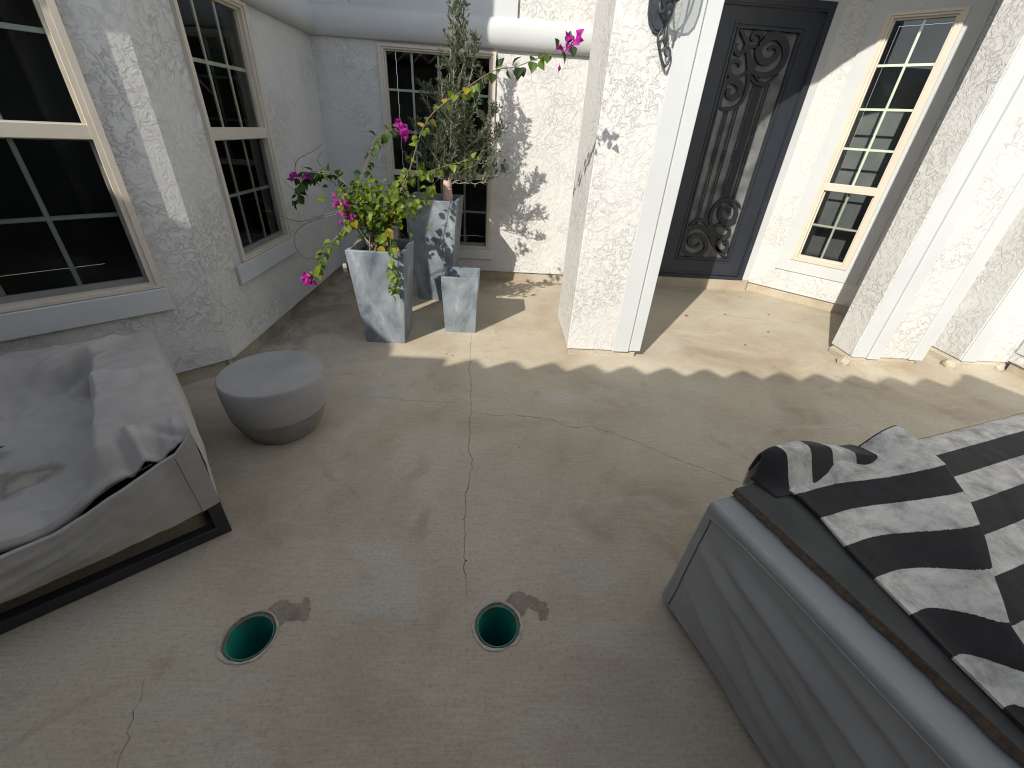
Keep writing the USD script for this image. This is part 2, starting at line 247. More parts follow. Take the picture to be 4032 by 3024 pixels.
def leafy(name, col, trans, rough=.45):
    c, t = np.array(col), np.array(trans)
    return mat(name, {'g': ('geometry', {}), 'r': ('rgb_ramp', {'ramp': [(0., c*.65), (1., c*1.35)]}), 'rt': ('rgb_ramp', {'ramp': [(0., t*.7), (1., t*1.3)]}), 'p': ('principled_bsdf', {'roughness': rough, 'specular_ior_level': .4}), 't': ('translucent_bsdf', {}), 'm': ('mix_closure', {'fac': .38})},
               [('g.random_per_island', 'r.fac'), ('g.random_per_island', 'rt.fac'), ('r.color', 'p.base_color'), ('rt.color', 't.color'), ('p.BSDF', 'm.closure1'), ('t.BSDF', 'm.closure2')], surface='m.closure')
M_LEAF = leafy('vine_leaf', (.075, .14, .02), (.28, .44, .04)); M_LIME = leafy('lime_leaf', (.19, .27, .025), (.55, .68, .05)); M_YEL = leafy('yellow_leaf', (.42, .33, .03), (.62, .48, .05))
M_DKLEAF = leafy('dark_vine_leaf', (.025, .06, .014), (.06, .13, .02)); M_OLV = leafy('olive_leaf', (.135, .165, .10), (.17, .22, .08), .45)
M_BRACT = leafy('magenta_bract', (.60, .025, .42), (.95, .05, .68), .6)
M_TWIG = plain('brown_twig', (.17, .115, .085), .85, var=.3, vs=40.)
M_OTWIG = plain('olive_bark', (.27, .24, .19), .9, var=.3, vs=40.)
M_WRAP = plain('trunk_wrap', (.44, .30, .25), .85, var=.2, vs=25.)
M_TILE = plain('clay_tile', (.22, .14, .10), .85, var=.3, vs=5.)

# ------------------------------------------------------------------ ground: one concrete sheet with cracks cut in and two drain openings
CRACKS = [
 [[-.197, 3.47], [-.187, 3.145], [-.176, 2.936], [-.174, 2.786], [-.145, 2.586], [-.14, 2.39], [-.128, 2.345], [-.123, 2.257], [-.136, 2.2], [-.128, 2.14], [-.122, 2.056], [-.118, 1.936], [-.118, 1.879], [-.091, 1.794], [-.094, 1.723], [-.098, 1.674], [-.102, 1.59], [-.104, 1.439], [-.094, 1.328], [-.091, 1.179], [-.079, 1.069], [-.063, .999]],
 [[-.952, 2.394], [-.873, 2.41], [-.784, 2.393], [-.716, 2.39], [-.638, 2.379], [-.568, 2.361], [-.485, 2.367], [-.358, 2.363], [-.273, 2.363], [-.188, 2.349], [-.13, 2.362]],
 [[-.122, 2.258], [-.057, 2.247], [-.015, 2.238], [.051, 2.226], [.142, 2.257], [.224, 2.229], [.29, 2.226], [.387, 2.211], [.433, 2.179], [.477, 2.135], [.549, 2.132], [.633, 2.148], [.686, 2.127], [.754, 2.092], [.86, 2.03], [.962, 1.962], [1.063, 1.882], [1.187, 1.808], [1.311, 1.719], [1.429, 1.662], [1.577, 1.623], [1.8, 1.56]],
 [[1.818, 2.292], [1.889, 2.174], [1.909, 2.085], [1.957, 2.022], [1.974, 1.96], [1.984, 1.901], [1.99, 1.8]],
 [[-1.09, .697], [-1.072, .651], [-1.055, .601], [-1.034, .544], [-1.013, .48], [-.98, .38]]]
CWID = [.0032, .0030, .0044, .0026, .0030]
def crack_poly(pts, w, seed):
    rg = np.random.default_rng(seed); pts = np.array(pts); d = np.r_[0, np.cumsum(np.linalg.norm(np.diff(pts, axis=0), axis=1))]
    s = np.linspace(0, d[-1], max(8, int(d[-1]/.022))); p = np.stack([np.interp(s, d, pts[:, k]) for k in (0, 1)], 1)
    p[1:-1] += rg.normal(0, .0042, (len(p)-2, 2)); segs = []
    for i in range(len(p)-1):
        ww = w*rg.uniform(.45, 1.15)*(1 if min(i, len(p)-1-i) > 3 else .6)
        segs.append(LineString(p[i:i+2]).buffer(ww/2, cap_style=1, quad_segs=1))
        if rg.random() < .09: segs.append(Polygon([p[i]+rg.normal(0, 1, 2)*.003 + .0038*np.array([math.cos(a), math.sin(a)])*rg.uniform(.4, 1.1) for a in np.linspace(0, 5.5, 6)]).convex_hull)
    return unary_union(segs).buffer(0).simplify(.0004)
cp = [crack_poly(c, w, 31+i) for i, (c, w) in enumerate(zip(CRACKS, CWID))]
HOLES = [((.058, .881), .0775), ((-.826, .832), .079)]
def ragged(c, r, amp, seed, n=40):
    rg = np.random.default_rng(seed); a = np.linspace(0, 2*np.pi, n, endpoint=False); rr = r + amp*(rg.normal(0, .5, n) + .6*np.sin(3*a+seed) + .5*np.sin(5*a+2*seed))
    return Polygon(np.stack([c[0]+rr*np.cos(a), c[1]+rr*np.sin(a)], 1))
hp = [ragged(c, r+.0085, .0016, 3+i) for i, (c, r) in enumerate(HOLES)]
def flat(poly, z):
    out = []
    for g in getattr(poly, 'geoms', [poly]):
        v, f = trimesh.creation.triangulate_polygon(g, engine='earcut'); v3 = np.c_[v, np.full(len(v), z)]; m = trimesh.Trimesh(v3, f, process=False)
        if m.face_normals[:, 2].mean() < 0: m.invert()
        out.append(m)
    return cat(out)
def walls_of(poly, z0, z1):
    out = []
    for g in getattr(poly, 'geoms', [poly]):
        for ring in [g.exterior, *g.interiors]:
            c = np.array(ring.coords); out.append(grid(np.stack([np.c_[c, np.full(len(c), z0)], np.c_[c, np.full(len(c), z1)]])))
    return cat([trimesh.Trimesh(*o, process=False) for o in out])
cut = unary_union([*cp, *hp])
near = sbox(-2.4, -.5, 3, 5.2)
top = near.difference(cut); ground = cat([flat(top, 0), flat(sbox(-60, -60, 60, 60).difference(near), 0), walls_of(cut.intersection(near), 0, -.012)])
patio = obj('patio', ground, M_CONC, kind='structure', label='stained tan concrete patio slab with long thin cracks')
for g in cp: obj('crack', flat(g.buffer(.0005), -.006), M_CRACK, patio)
PL = ['round teal drain pipe opening in the patio, right one, with dark mud at its bottom', 'round teal drain pipe opening in the patio, left one nearer the black sofa frame']
for i, (c, r) in enumerate(HOLES):
    t = thing('drain_pipe', PL[i], 'drain pipe')
    ro, rin, zt, zb = r, r-.0045, -.004, -.62
    obj('pipe', lathe([(rin, zb), (rin, -.09), (rin+.0001, -.085), (rin+.001, -.05), (rin, zt-.001), (rin+.001, zt), (ro-.001, zt), (ro, zt-.001), (ro, zb)], (*c, 0), 64), M_PVC, t, smooth=40)
    obj('mud', lathe([(0, zb+.015), (rin*.5, zb+.03), (rin*.998, zb+.012)], (*c, 0), 32), M_MUD, t, smooth=True)
    ring = ragged(c, r+.017, .003, 40+i).difference(Point(c).buffer(r+.0005, 32))
    obj('mortar_ring', cat([flat(ragged(c, r+.0105, .001, 60+i).difference(Point(c).buffer(r+.0003, 32)), -.010)]), M_PATCH, t)
    obj('chipped_rim', flat(ring.difference(hp[i]), .0035), M_PATCH2, t)
    rg = np.random.default_rng(5+i); blobs = []
    for k in range(26):
        u_ = k/25; a = (.72+.12*i)+.30*math.sin(u_*5+i)*(.4+u_) + rg.normal(0, .10); d = r + .012 + .105*u_
        blobs.append(ragged((c[0]+d*math.cos(a), c[1]+d*math.sin(a)), (.030-.016*u_)*rg.uniform(.8, 1.2), .004, 70+k+20*i, 16))
    sp = unary_union(blobs).difference(ragged(c, r+.020, .003, 90+i)).buffer(.004).buffer(-.004).difference(ring.buffer(.002)).difference(Point(c).buffer(r+.014))
    obj('mortar_smear', flat(sp, .0025), M_PATCH, t)

# ------------------------------------------------------------------ the house
house = thing('stucco_house', 'white lace-stucco house wrapping round the courtyard, with bay windows and entry piers', 'house')
R2 = math.sqrt(.5); CX, CY = -1.815, 2.657; YC = 5.07; ZB = .115; ZT = 6.2
FA = Frame((CX, CY), (0, 1), (1, 0))                      # left return wall, u towards the back
FB = Frame((CX, CY), (-R2, -R2), (R2, -R2))               # bay wall, u away from the corner
FC = Frame((0, YC), (1, 0), (0, -1))                      # back wall, u = x
FE = Frame((3.20, 5.18), (R2, -R2), (-R2, -R2))           # angled wall by the door
FD = Frame((0, 5.18), (1, 0), (0, -1))                    # door wall, u = x
def rect(u0, u1, z0, z1): return sbox(u0, z0, u1, z1)
WA = dict(u0=3.05-CY, u1=3.865-CY, z0=.672, z1=2.222, rail=(1.42, 1.487), cols=3, up=[1.838], lo=[1.078])
WB = dict(u0=.235, u1=1.20, z0=.672, z1=2.222, rail=(1.428, 1.492), cols=3, up=[1.846], lo=[1.072])
WC = dict(u0=-1.196, u1=-.077, z0=.362, z1=2.205, rail=(1.095, 1.143), cols=4, up=[1.853, 1.50], lo=[.755])
WE = dict(u0=.362, u1=.922, z0=.478, z1=2.682, rail=(1.222, 1.292), cols=2, up=[2.303, 1.957, 1.618], lo=[.871])
TH = .16
def wall(F, u0, u1, holes, z0=ZB, z1=ZT, label=None, extra=None, th=TH):
    p = rect(u0, u1, z0, z1)
    for w in holes: p = p.difference(rect(w['u0'], w['u1'], w['z0'], w['z1']))
    if extra is not None: p = p.difference(extra)
    return obj('wall', F.slab(p, -th, 0), M_ST, house, label=label)
UP = dict(u0=-1.16, u1=-.20, z0=2.56, z1=3.9)
wall(FA, 0, YC-CY, [WA]); wall(FB, 0, 3.9, [WB]); wall(FC, CX, 1.90, [WC, UP])
wall(FE, 0, 2.4, [WE])
# foundation strips, set back under the stucco
def found(F, u0, u1): obj('foundation', F.box(u0, u1, -.2, -.022, -.05, ZB-.003, .003), M_FOUND, house)
found(FA, -.02, YC-CY+.02); found(FB, -.02, 3.9); found(FC, CX+.02, 1.98); found(FE, .0, 2.4)
# drip screed under each wall
def screed(F, u0, u1): obj('weep_screed', F.box(u0, u1, -.03, .004, ZB-.008, ZB-.0005, .001), M_TRIM, house)
screed(FA, 0.004, YC-CY); screed(FB, 0.004, 3.9); screed(FC, CX, 1.98); screed(FE, 0, 2.4)

def window(F, w, label, n_proud=.024, frame_w=.052, sill=None, surround=None, drape=None, tall=0):
    """tan vinyl single-hung window: outer frame (the part), sash, rail, muntins, panes, screen as sub-parts"""
    u0, u1, z0, z1 = w['u0'], w['u1'], w['z0'], w['z1']; fw = frame_w; r0, r1 = w['rail']
    ring = rect(u0, u1, z0, z1).difference(rect(u0+fw, u1-fw, z0+fw*.55, z1-fw*.7))
    lip = rect(u0+.0, u1, z0, z1).difference(rect(u0+fw*.55, u1-fw*.55, z0+fw*.3, z1-fw*.4))
    fr = obj('window', cat([F.slab(ring, -.07, n_proud-.012), F.slab(lip, n_proud-.0115, n_proud)]), M_TAN, house, label=label)
    gu0, gu1 = u0+fw, u1-fw
    obj('meeting_rail', F.box(gu0-.004, gu1+.004, -.045, .006, r0, r1, .003), M_TAN, fr)
    lo_z0, lo_z1 = z0+fw*.55, r0; up_z0, up_z1 = r1, z1-fw*.7
    sl = .014
    obj('upper_sash', F.slab(rect(gu0, gu1, up_z0, up_z1).difference(rect(gu0+sl, gu1-sl, up_z0+.004, up_z1-sl)), -.05, -.012), M_TAN, fr)
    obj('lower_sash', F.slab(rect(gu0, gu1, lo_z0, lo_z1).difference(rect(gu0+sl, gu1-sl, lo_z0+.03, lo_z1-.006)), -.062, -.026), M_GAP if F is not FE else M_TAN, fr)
    us = np.linspace(gu0, gu1, w['cols']+1)
    for (a, b, hs, n, m) in ((up_z0, up_z1, sorted(w['up']), -.034, M_GLASS), (lo_z0+.02, lo_z1, sorted(w['lo']), -.050, M_SCREEN)):
        for u in us[1:-1]: obj('muntin', F.box(u-.0105, u+.0105, n-.016, n-.006, a, b, .001), M_MUNT, fr)
        for h in hs: obj('muntin', F.box(gu0, gu1, n-.0165, n-.0055, h-.0105, h+.0105, .001), M_MUNT, fr)
        zs = [a, *hs, b]
        for i in range(len(us)-1):
            for j in range(len(zs)-1): obj('pane', F.sheet(us[i]+.0004, us[i+1]-.0004, n, zs[j]+.0004, zs[j+1]-.0004), m, fr)
    d = .9   # the dim room behind
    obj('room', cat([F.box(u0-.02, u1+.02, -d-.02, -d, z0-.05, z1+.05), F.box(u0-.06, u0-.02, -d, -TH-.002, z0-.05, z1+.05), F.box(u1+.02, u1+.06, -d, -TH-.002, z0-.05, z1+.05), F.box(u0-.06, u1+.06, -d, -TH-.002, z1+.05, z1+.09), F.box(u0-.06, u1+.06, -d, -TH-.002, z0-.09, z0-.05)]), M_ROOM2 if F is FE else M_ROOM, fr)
    if drape:
        a, b = drape; uu = np.linspace(a, b, 60)
        P = np.stack([np.stack([F.P(u, -.20+.022*math.sin(u*110)+.008*math.sin(u*47), z) for u in uu]) for z in (z0, z1)])
        obj('drape', grid(P), M_DRAPE, fr, smooth=True)
    if sill:
        a, b, s0, s1 = sill
        obj('sill', F.box(a, b, .0, .03, s0, s1, .006), M_TRIM, fr)
    return fr
window(FA, WA, 'tall window in the left return wall behind the round stool', sill=(2.957-CY, 3.902-CY, .536, .668), drape=(.62, .80))
window(FB, WB, 'large window in the bay wall over the covered sofa', sill=(.222, 1.28, .53, .668))
window(FC, WC, 'wide window behind the olive tree', sill=(-1.21, -.065, .245, .358))
window(FE, WE, 'narrow tall window right of the front door', frame_w=.056)
# smooth bands round windows
obj('window_surround', FE.slab(rect(.235, 1.06, .345, 2.83).difference(rect(WE['u0']-.001, WE['u1']+.001, WE['z0']-.001, WE['z1']+.001)), .001, .014), M_TRIM, house)
obj('upper_window_surround', FC.slab(rect(-1.40, .105, 2.455, 4.1).difference(rect(UP['u0'], UP['u1'], UP['z0'], UP['z1'])), .0, .03), M_TRIM, house)
obj('upper_window', FC.slab(rect(UP['u0'], UP['u1'], UP['z0'], UP['z1']).difference(rect(UP['u0']+.05, UP['u1']-.05, UP['z0']+.05, UP['z1']-.05)), -.08, .026), M_TAN, house)
obj('upper_window_pane', FC.box(UP['u0']+.05, UP['u1']-.05, -.06, -.055, UP['z0']+.05, UP['z1']-.05, .0005), M_SCREEN, house)
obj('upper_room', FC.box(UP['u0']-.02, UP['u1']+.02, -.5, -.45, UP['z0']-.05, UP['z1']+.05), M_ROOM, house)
# half-round belt moulding
def moulding(F, u0, u1, z0=2.225, z1=2.462, proj=.098):
    a = np.linspace(-np.pi/2, np.pi/2, 22); zc, rz = (z0+z1)/2, (z1-z0)/2
    prof = [(-.02, z0)] + [(proj*math.cos(t)**.8, zc+rz*math.sin(t)) for t in a] + [(-.02, z1)]
    P = np.stack([np.stack([F.P(u, n, z) for n, z in prof]) for u in (u0, u1)]); v, f = grid(P)
    ends = [trimesh.Trimesh(np.array(P[k]), np.array([[0, i, i+1] for i in range(1, len(prof)-1)]), process=False) for k in (0, 1)]
    obj('belt_moulding', cat([trimesh.Trimesh(v, f, process=False), *ends]), M_TRIM, house, smooth=50)
moulding(FA, -.04, YC-CY+.02); moulding(FB, -.04, 3.9, proj=.116); moulding(FC, CX, 1.3)

# entry pier left of the door, with two smooth boards and a joint
PX0, PX1, PY = .616, 1.212, 3.127
FP = Frame((0, PY), (1, 0), (0, -1))
obj('entry_pier', FP.box(PX0, PX1-.002, -.70, 0, .062, 4.8, .006), M_ST, house, label='textured white pier left of the front door')
obj('pier_board', FP.box(.990, 1.126, .0, .014, .060, 4.8, .004), M_TRIM, house); obj('pier_board', FP.box(1.134, PX1+.012, -.705, .014, .072, 4.8, .004), M_TRIM, house)
obj('foundation', FP.box(PX0+.018, PX1-.01, -.68, -.02, -.05, .06, .012), M_FOUND, house)
# right-hand piers
FR = Frame((0, 3.195), (1, 0), (0, -1))
obj('entry_pier', FR.box(3.122, 3.745, -.265, 0, .07, 4.8, .006), M_ST, house, label='textured white pier right of the entry, first one')
obj('pier_board', FR.box(3.128, 3.252, .0, .006, .068, 4.8, .003), M_TRIM, house); obj('pier_board', FR.box(3.254, 3.362, .0, .024, .062, 4.8, .004), M_TRIM, house); obj('pier_board', FR.box(3.640, 3.758, -.27, .018, .068, 4.8, .004), M_TRIM, house)
obj('foundation', FR.box(3.10, 3.73, -.25, .005, -.05, .066, .02), M_FOUND, house)
obj('recess_wall', FR.box(3.60, 4.3, -.40, -.30, .07, 4.8, .004), M_TRIM, house)
obj('foundation', FR.box(3.6, 4.2, -.38, -.285, -.05, .066, .01), M_FOUND, house)
FR2 = Frame((0, 3.214), (1, 0), (0, -1))
obj('entry_pier', FR2.box(4.142, 4.80, -.33, 0, .07, 4.8, .006), M_ST, house, label='textured white pier at the right edge, second one')
obj('pier_board', FR2.box(4.146, 4.285, .0, .012, .066, 4.8, .004), M_TRIM, house)
obj('foundation', FR2.box(4.12, 4.60, -.30, .01, -.05, .066, .02), M_FOUND, house)
for (x, y, s) in ((3.055, 3.20, .05), (4.075, 3.235, .05), (4.50, 3.20, .04)):
    b = trimesh.creation.icosphere(1, s); b.vertices *= RNG.uniform(.8, 1.2, b.vertices.shape); b.apply_translation((x+.02, y, .02)); obj('rough_footing', b, M_FOUND, house)
obj('wall', trimesh.util.concatenate([cbox((4.574, -3.5, .09), (4.8, 3.212, 5.2), .004)]), M_ST, house, label='right wing wall at the edge of the view')
obj('window_surround', cbox((4.56, 1.6, .18), (4.578, 3.19, .33), .004), M_TRIM, house)
obj('foundation', cbox((4.60, -3.5, -.05), (4.8, 3.2, .088), .004), M_FOUND, house)
# arch over the entry and the ceiling behind it
ax = np.linspace(PX1+.012, 3.122, 40); R = 1.17; apex = 3.86
az = apex-R+np.sqrt(R*R-(ax-2.167)**2)
obj('entry_arch', Frame((0, 3.13), (1, 0), (0, -1)).slab(Polygon([*zip(ax, az), (3.122, 4.8), (PX1+.012, 4.8)]), -.6, 0), M_ST, house)
obj('entry_ceiling', cbox((.62, 3.74, 4.25), (5.0, 5.4, 4.4)), M_TRIM, house)
# door wall and steel door
D0, D1, DZ0, DZ1 = 1.955, 3.105, .132, 2.785
obj('wall', FD.slab(Polygon([(1.85, .132), (D0, .132), (D0, DZ1), (D1, DZ1), (D1, .128), (3.202, .128), (3.202, ZT), (1.85, ZT)]), -.2, 0), M_TRIM, house, label='smooth white wall around the front door')
obj('door_step', cbox((1.45, 5.155, -.05), (3.19, 5.6, .128), .008), M_FOUND, house)
door = obj('front_door', cat([FD.slab(rect(D0, D1, DZ0, DZ1).difference(rect(D0+.062, D1-.062, DZ0+.03, DZ1-.075)), -.12, .016), FD.slab(rect(D0+.02, D1-.02, DZ0, DZ1-.02).difference(rect(D0+.052, D1-.052, DZ0+.028, DZ1-.06)), .016, .024)]), M_DOOR, house, label='dark iron entry door with scrollwork over glass')
G0, G1, GZ0, GZ1 = 2.242, 2.842, .372, 2.545
obj('leaf', cat([FD.slab(rect(D0+.066, D1-.066, DZ0+.034, DZ1-.08).difference(rect(G0, G1, GZ0, GZ1)), -.06, -.012), FD.slab(rect(G0-.05, G1+.05, GZ0-.05, GZ1+.05).difference(rect(G0-.032, G1+.032, GZ0-.032, GZ1+.032)), -.012, -.002), FD.slab(rect(G0-.018, G1+.018, GZ0-.018, GZ1+.018).difference(rect(G0, G1, GZ0, GZ1)), -.012, .004), FD.box(D0+.07, D1-.07, -.012, -.003, DZ0+.038, DZ0+.065)]), M_DOOR, door)
obj('glass', FD.box(G0, G1, -.05, -.044, GZ0, GZ1, .001), M_OBSC, door)
obj('threshold', FD.box(D0, D1, -.1, .035, .1295, .146, .004), M_DOOR, door)
S = {
 1: ([[2.469, 2.24], [2.544, 2.207], [2.632, 2.205], [2.728, 2.243], [2.776, 2.319], [2.765, 2.408], [2.712, 2.476], [2.637, 2.51], [2.564, 2.501], [2.512, 2.458], [2.493, 2.398], [2.518, 2.34], [2.569, 2.31], [2.622, 2.313], [2.672, 2.343], [2.688, 2.392], [2.668, 2.423], [2.63, 2.43], [2.592, 2.41]], (.018, .026, .034, .034, .028, .012)),
 2: ([[2.265, 2.531], [2.332, 2.47], [2.383, 2.403], [2.424, 2.31], [2.472, 2.178], [2.486, 2.084], [2.47, 1.974], [2.408, 1.917], [2.335, 1.893], [2.253, 1.918]], (.012, .02, .02, .016, .016, .012)),
 3: ([[2.252, 1.921], [2.245, 2.006], [2.255, 2.109], [2.3, 2.14], [2.367, 2.128], [2.418, 2.087], [2.42, 2.035], [2.379, 2.001], [2.322, 2.004], [2.293, 2.041], [2.31, 2.064]], (.014, .024, .03, .024, .012)),
 4: ([[2.432, 2.213], [2.36, 2.171], [2.286, 2.179], [2.245, 2.232], [2.252, 2.281], [2.308, 2.297], [2.348, 2.263]], (.012, .022, .022, .012)),
 5: ([[2.352, 2.413], [2.333, 2.358], [2.286, 2.361], [2.253, 2.401], [2.271, 2.425]], (.014, .02, .01)),
 6: ([[2.382, 2.415], [2.448, 2.424], [2.49, 2.456], [2.49, 2.497], [2.442, 2.522], [2.394, 2.508], [2.399, 2.474], [2.431, 2.47]], (.014, .018, .01)),
 7: ([[2.487, 2.191], [2.546, 2.139], [2.639, 2.125], [2.7, 2.154], [2.762, 2.217]], (.008, .014, .008)), 8: ([[2.53, 2.194], [2.591, 2.148], [2.65, 2.139]], (.006, .012)),
 9: ([[2.376, 2.391], [2.431, 2.323], [2.499, 2.266]], (.02, .022)), 10: ([[2.542, 2.5], [2.526, 2.482], [2.494, 2.445]], (.012, .014)),
 11: ([[2.535, .385], [2.44, .39], [2.322, .416], [2.256, .5], [2.25, .599], [2.276, .686], [2.368, .726], [2.481, .697], [2.577, .604], [2.641, .521], [2.724, .453], [2.811, .398]], (.012, .022, .026, .024, .02, .012)),
 12: ([[2.352, .418], [2.492, .411], [2.545, .487], [2.5, .585], [2.397, .629], [2.326, .59], [2.338, .519], [2.406, .494], [2.448, .532]], (.014, .024, .028, .012)),
 13: ([[2.802, .973], [2.725, 1.028], [2.634, 1.042], [2.543, 1.011], [2.497, .929], [2.494, .822], [2.554, .701], [2.608, .577]], (.01, .018, .02, .02)),
 14: ([[2.567, 1.025], [2.706, 1.0], [2.777, .918], [2.766, .823], [2.686, .798], [2.601, .855], [2.589, .934], [2.65, .951], [2.703, .901]], (.01, .022, .026, .012)),
 15: ([[2.795, .825], [2.68, .77], [2.585, .744], [2.588, .689], [2.666, .63], [2.753, .642], [2.769, .706], [2.699, .737]], (.012, .02, .02, .01)),
 16: ([[2.791, .572], [2.693, .596], [2.659, .536], [2.719, .467], [2.795, .471], [2.796, .537], [2.744, .555]], (.01, .018, .018, .01)),
 17: ([[2.253, .712], [2.309, .777], [2.38, .809], [2.478, .752], [2.525, .7]], (.01, .014, .01)), 18: ([[2.264, .727], [2.393, .741], [2.514, .685]], (.008, .012))}
for k, (pts, ws) in S.items():
    c = spline(pts, 7); w = np.interp(np.linspace(0, 1, len(c)), np.linspace(0, 1, len(ws)), ws); parts = []
    for i in range(len(c)-1): parts.append(unary_union([Point(c[i]).buffer(w[i], 5), Point(c[i+1]).buffer(w[i+1], 5)]).convex_hull)
    g = unary_union(parts).intersection(rect(G0-.004, G1+.004, GZ0-.004, GZ1+.004)).simplify(.0008)
    if g.geom_type == 'MultiPolygon': g = max(g.geoms, key=lambda a: a.area)
    obj('scroll', FD.slab(g, -.030-.0007*k, -.004-.0006*(k % 5)), M_IRON, door)
for j, u in enumerate((2.344, 2.442, 2.560, 2.692)):
    lo = (.72, .76, .95, 1.02)[j]; hi = (1.92, 1.93, 2.14, 2.15)[j]
    for s in (-.014, .014): obj('bar', FD.box(u+s-.0048, u+s+.0048, -.026, -.015, lo, hi, .001), M_IRON, door)
    for z in (1.43, 1.475, 1.52):
        obj('collar', FD.box(u-.024, u+.024, -.029, -.012, z-.009, z+.009, .005), M_IRON, door)
obj('rail_plate', FD.box(2.585, 2.655, -.040, -.034, 1.0, 2.12, .001), M_DOOR, door)
obj('rear_wall', cbox((-8, -3.45, 0), (1.6, -3.2, 3.6)), M_ST, house)
# tiled roof behind the viewer: its wavy eave throws the scalloped shade line
EY, PITCH = -.5, .316
xs = np.arange(-3.9, 1.56, .012); wv = 2.668+.052*np.cos(2*np.pi*(xs-1.16)/PITCH)
P = np.stack([np.c_[xs, np.full(len(xs), EY - k*.35), wv + k*.35*.30 + (.02 if k else 0)] for k in range(0, 9)])
(v, f), _ = shell(P, .02); obj('tile_roof', (v, f), M_TILE, house, smooth=40)
obj('porch_end_wall', cbox((1.35, -3.2, 0), (1.6, -.75, 2.72)), M_ST, house); obj('porch_ceiling', cbox((-3.9, -3.2, 2.755), (1.35, -.80, 2.79)), M_PORCH, house)
obj('rake_tile', tube(np.array([[1.56, EY-.01, 2.715], [1.56, EY-1., 3.0], [1.56, EY-2.8, 3.55]]), .085, 14), M_TILE, house, smooth=40)
FEave = Frame((0, EY), (1, 0), (0, 1))
obj('buttress', FEave.slab(Polygon([(1.58, 0), (3.0, 0), (3.0, 1.25), (1.88, 2.40), (1.72, 2.56), (1.60, 2.70)]), -.25, -.02), M_ST, house)
obj('gable_wall', FEave.slab(Polygon([(-4.96, 0), (-2.9, 0), (-2.9, 2.70), (-2.87, 2.735), (-3.32, 2.74), (-3.44, 2.86), (-3.56, 2.94), (-3.68, 3.05), (-3.76, 3.17), (-3.99, 3.40), (-4.35, 3.64), (-4.96, 4.05)]), -.25, -.02), M_ST, house)
for (a, b) in (((-5.6, -.9), (-4.7, -6)), ): obj('side_block', cbox((-9, -6, 0), (-5.4, -.9, 3.6)), M_ST, house)

# ------------------------------------------------------------------ wall lantern
lan = thing('wall_lantern', 'black wrought-iron wall lantern with curled tail on the pier left of the door', 'lantern')
bp = []
for z, hw in ((2.112, .004), (2.122, .028), (2.15, .052), (2.20, .070), (2.27, .076), (2.45, .074), (2.62, .068), (2.72, .045), (2.78, .004)): bp.append((z, hw))
pl_ = Polygon([(.872-h, z) for z, h in bp] + [(.872+h, z) for z, h in bp[::-1]])
obj('backplate', cat([FP.slab(pl_, .001, .016), FP.slab(pl_.buffer(-.014), .016, .024)]), M_LAMP, lan)
LC = np.array([.885, 2.985]); rib = []
obj('bowl', lathe([(.0, 2.238), (.03, 2.24), (.062, 2.262), (.082, 2.30), (.092, 2.36), (.094, 2.55)], (*LC, 0), 32), M_FROST, lan, smooth=True)
for k in range(6):
    a = k*math.pi/3+.3; c, s_ = math.cos(a), math.sin(a)
    obj('rib', tube(np.array([(LC[0]+r*c, LC[1]+r*s_, z) for r, z in ((.004, 2.232), (.034, 2.234), (.066, 2.257), (.087, 2.298), (.097, 2.36), (.099, 2.55))]), .0055, 6), M_LAMP, lan, smooth=True)
obj('cap', lathe([(.0, 2.70), (.02, 2.69), (.03, 2.64), (.115, 2.58), (.118, 2.555), (.0, 2.55)], (*LC, 0), 32), M_LAMP, lan, smooth=40)
obj('finial', lathe([(.0, 2.165), (.006, 2.168), (.010, 2.18), (.006, 2.19), (.016, 2.20), (.019, 2.212), (.010, 2.222), (.022, 2.230), (.018, 2.236), (.0, 2.238)], (*LC, 0), 24), M_LAMP, lan, smooth=50)
obj('arm', tube(spline([(.86, 3.113, 2.27), (.865, 3.08, 2.20), (.875, 3.03, 2.205), (.884, 2.99, 2.225)], 6), .009, 8), M_LAMP, lan, smooth=True)
TAIL = np.array([[.898, 2.134], [.881, 2.104], [.882, 2.075], [.898, 2.041], [.919, 2.001], [.951, 1.96], [.967, 1.995], [.966, 2.025], [.954, 2.047], [.936, 2.051], [.930, 2.034], [.941, 2.014], [.953, 2.012]])
cv = spline(TAIL[:6], 6); cv2 = spline(TAIL[5:], 6); q = np.vstack([cv, cv2[1:]]); n = len(q)
obj('tail_scroll', tube(np.c_[q[:, 0], np.full(n, 3.088), q[:, 1]], np.interp(np.linspace(0, 1, n), [0, .15, .5, 1], [.006, .008, .0075, .005]), 8), M_LAMP, lan, smooth=True)
cv = spline([[.882, 2.075], [.899, 2.078], [.913, 2.10], [.916, 2.14], [.90, 2.17]], 6); obj('tail_scroll', tube(np.c_[cv[:, 0], np.full(len(cv), 3.083), cv[:, 1]], .006, 8), M_LAMP, lan, smooth=True)
obj('leaf_ornament', tube(np.array([[.93, 3.088, 2.05], [.925, 3.088, 2.075], [.918, 3.085, 2.10], [.914, 3.085, 2.15]]), [.004, .016, .014, .006], 8), M_LAMP, lan, smooth=True)

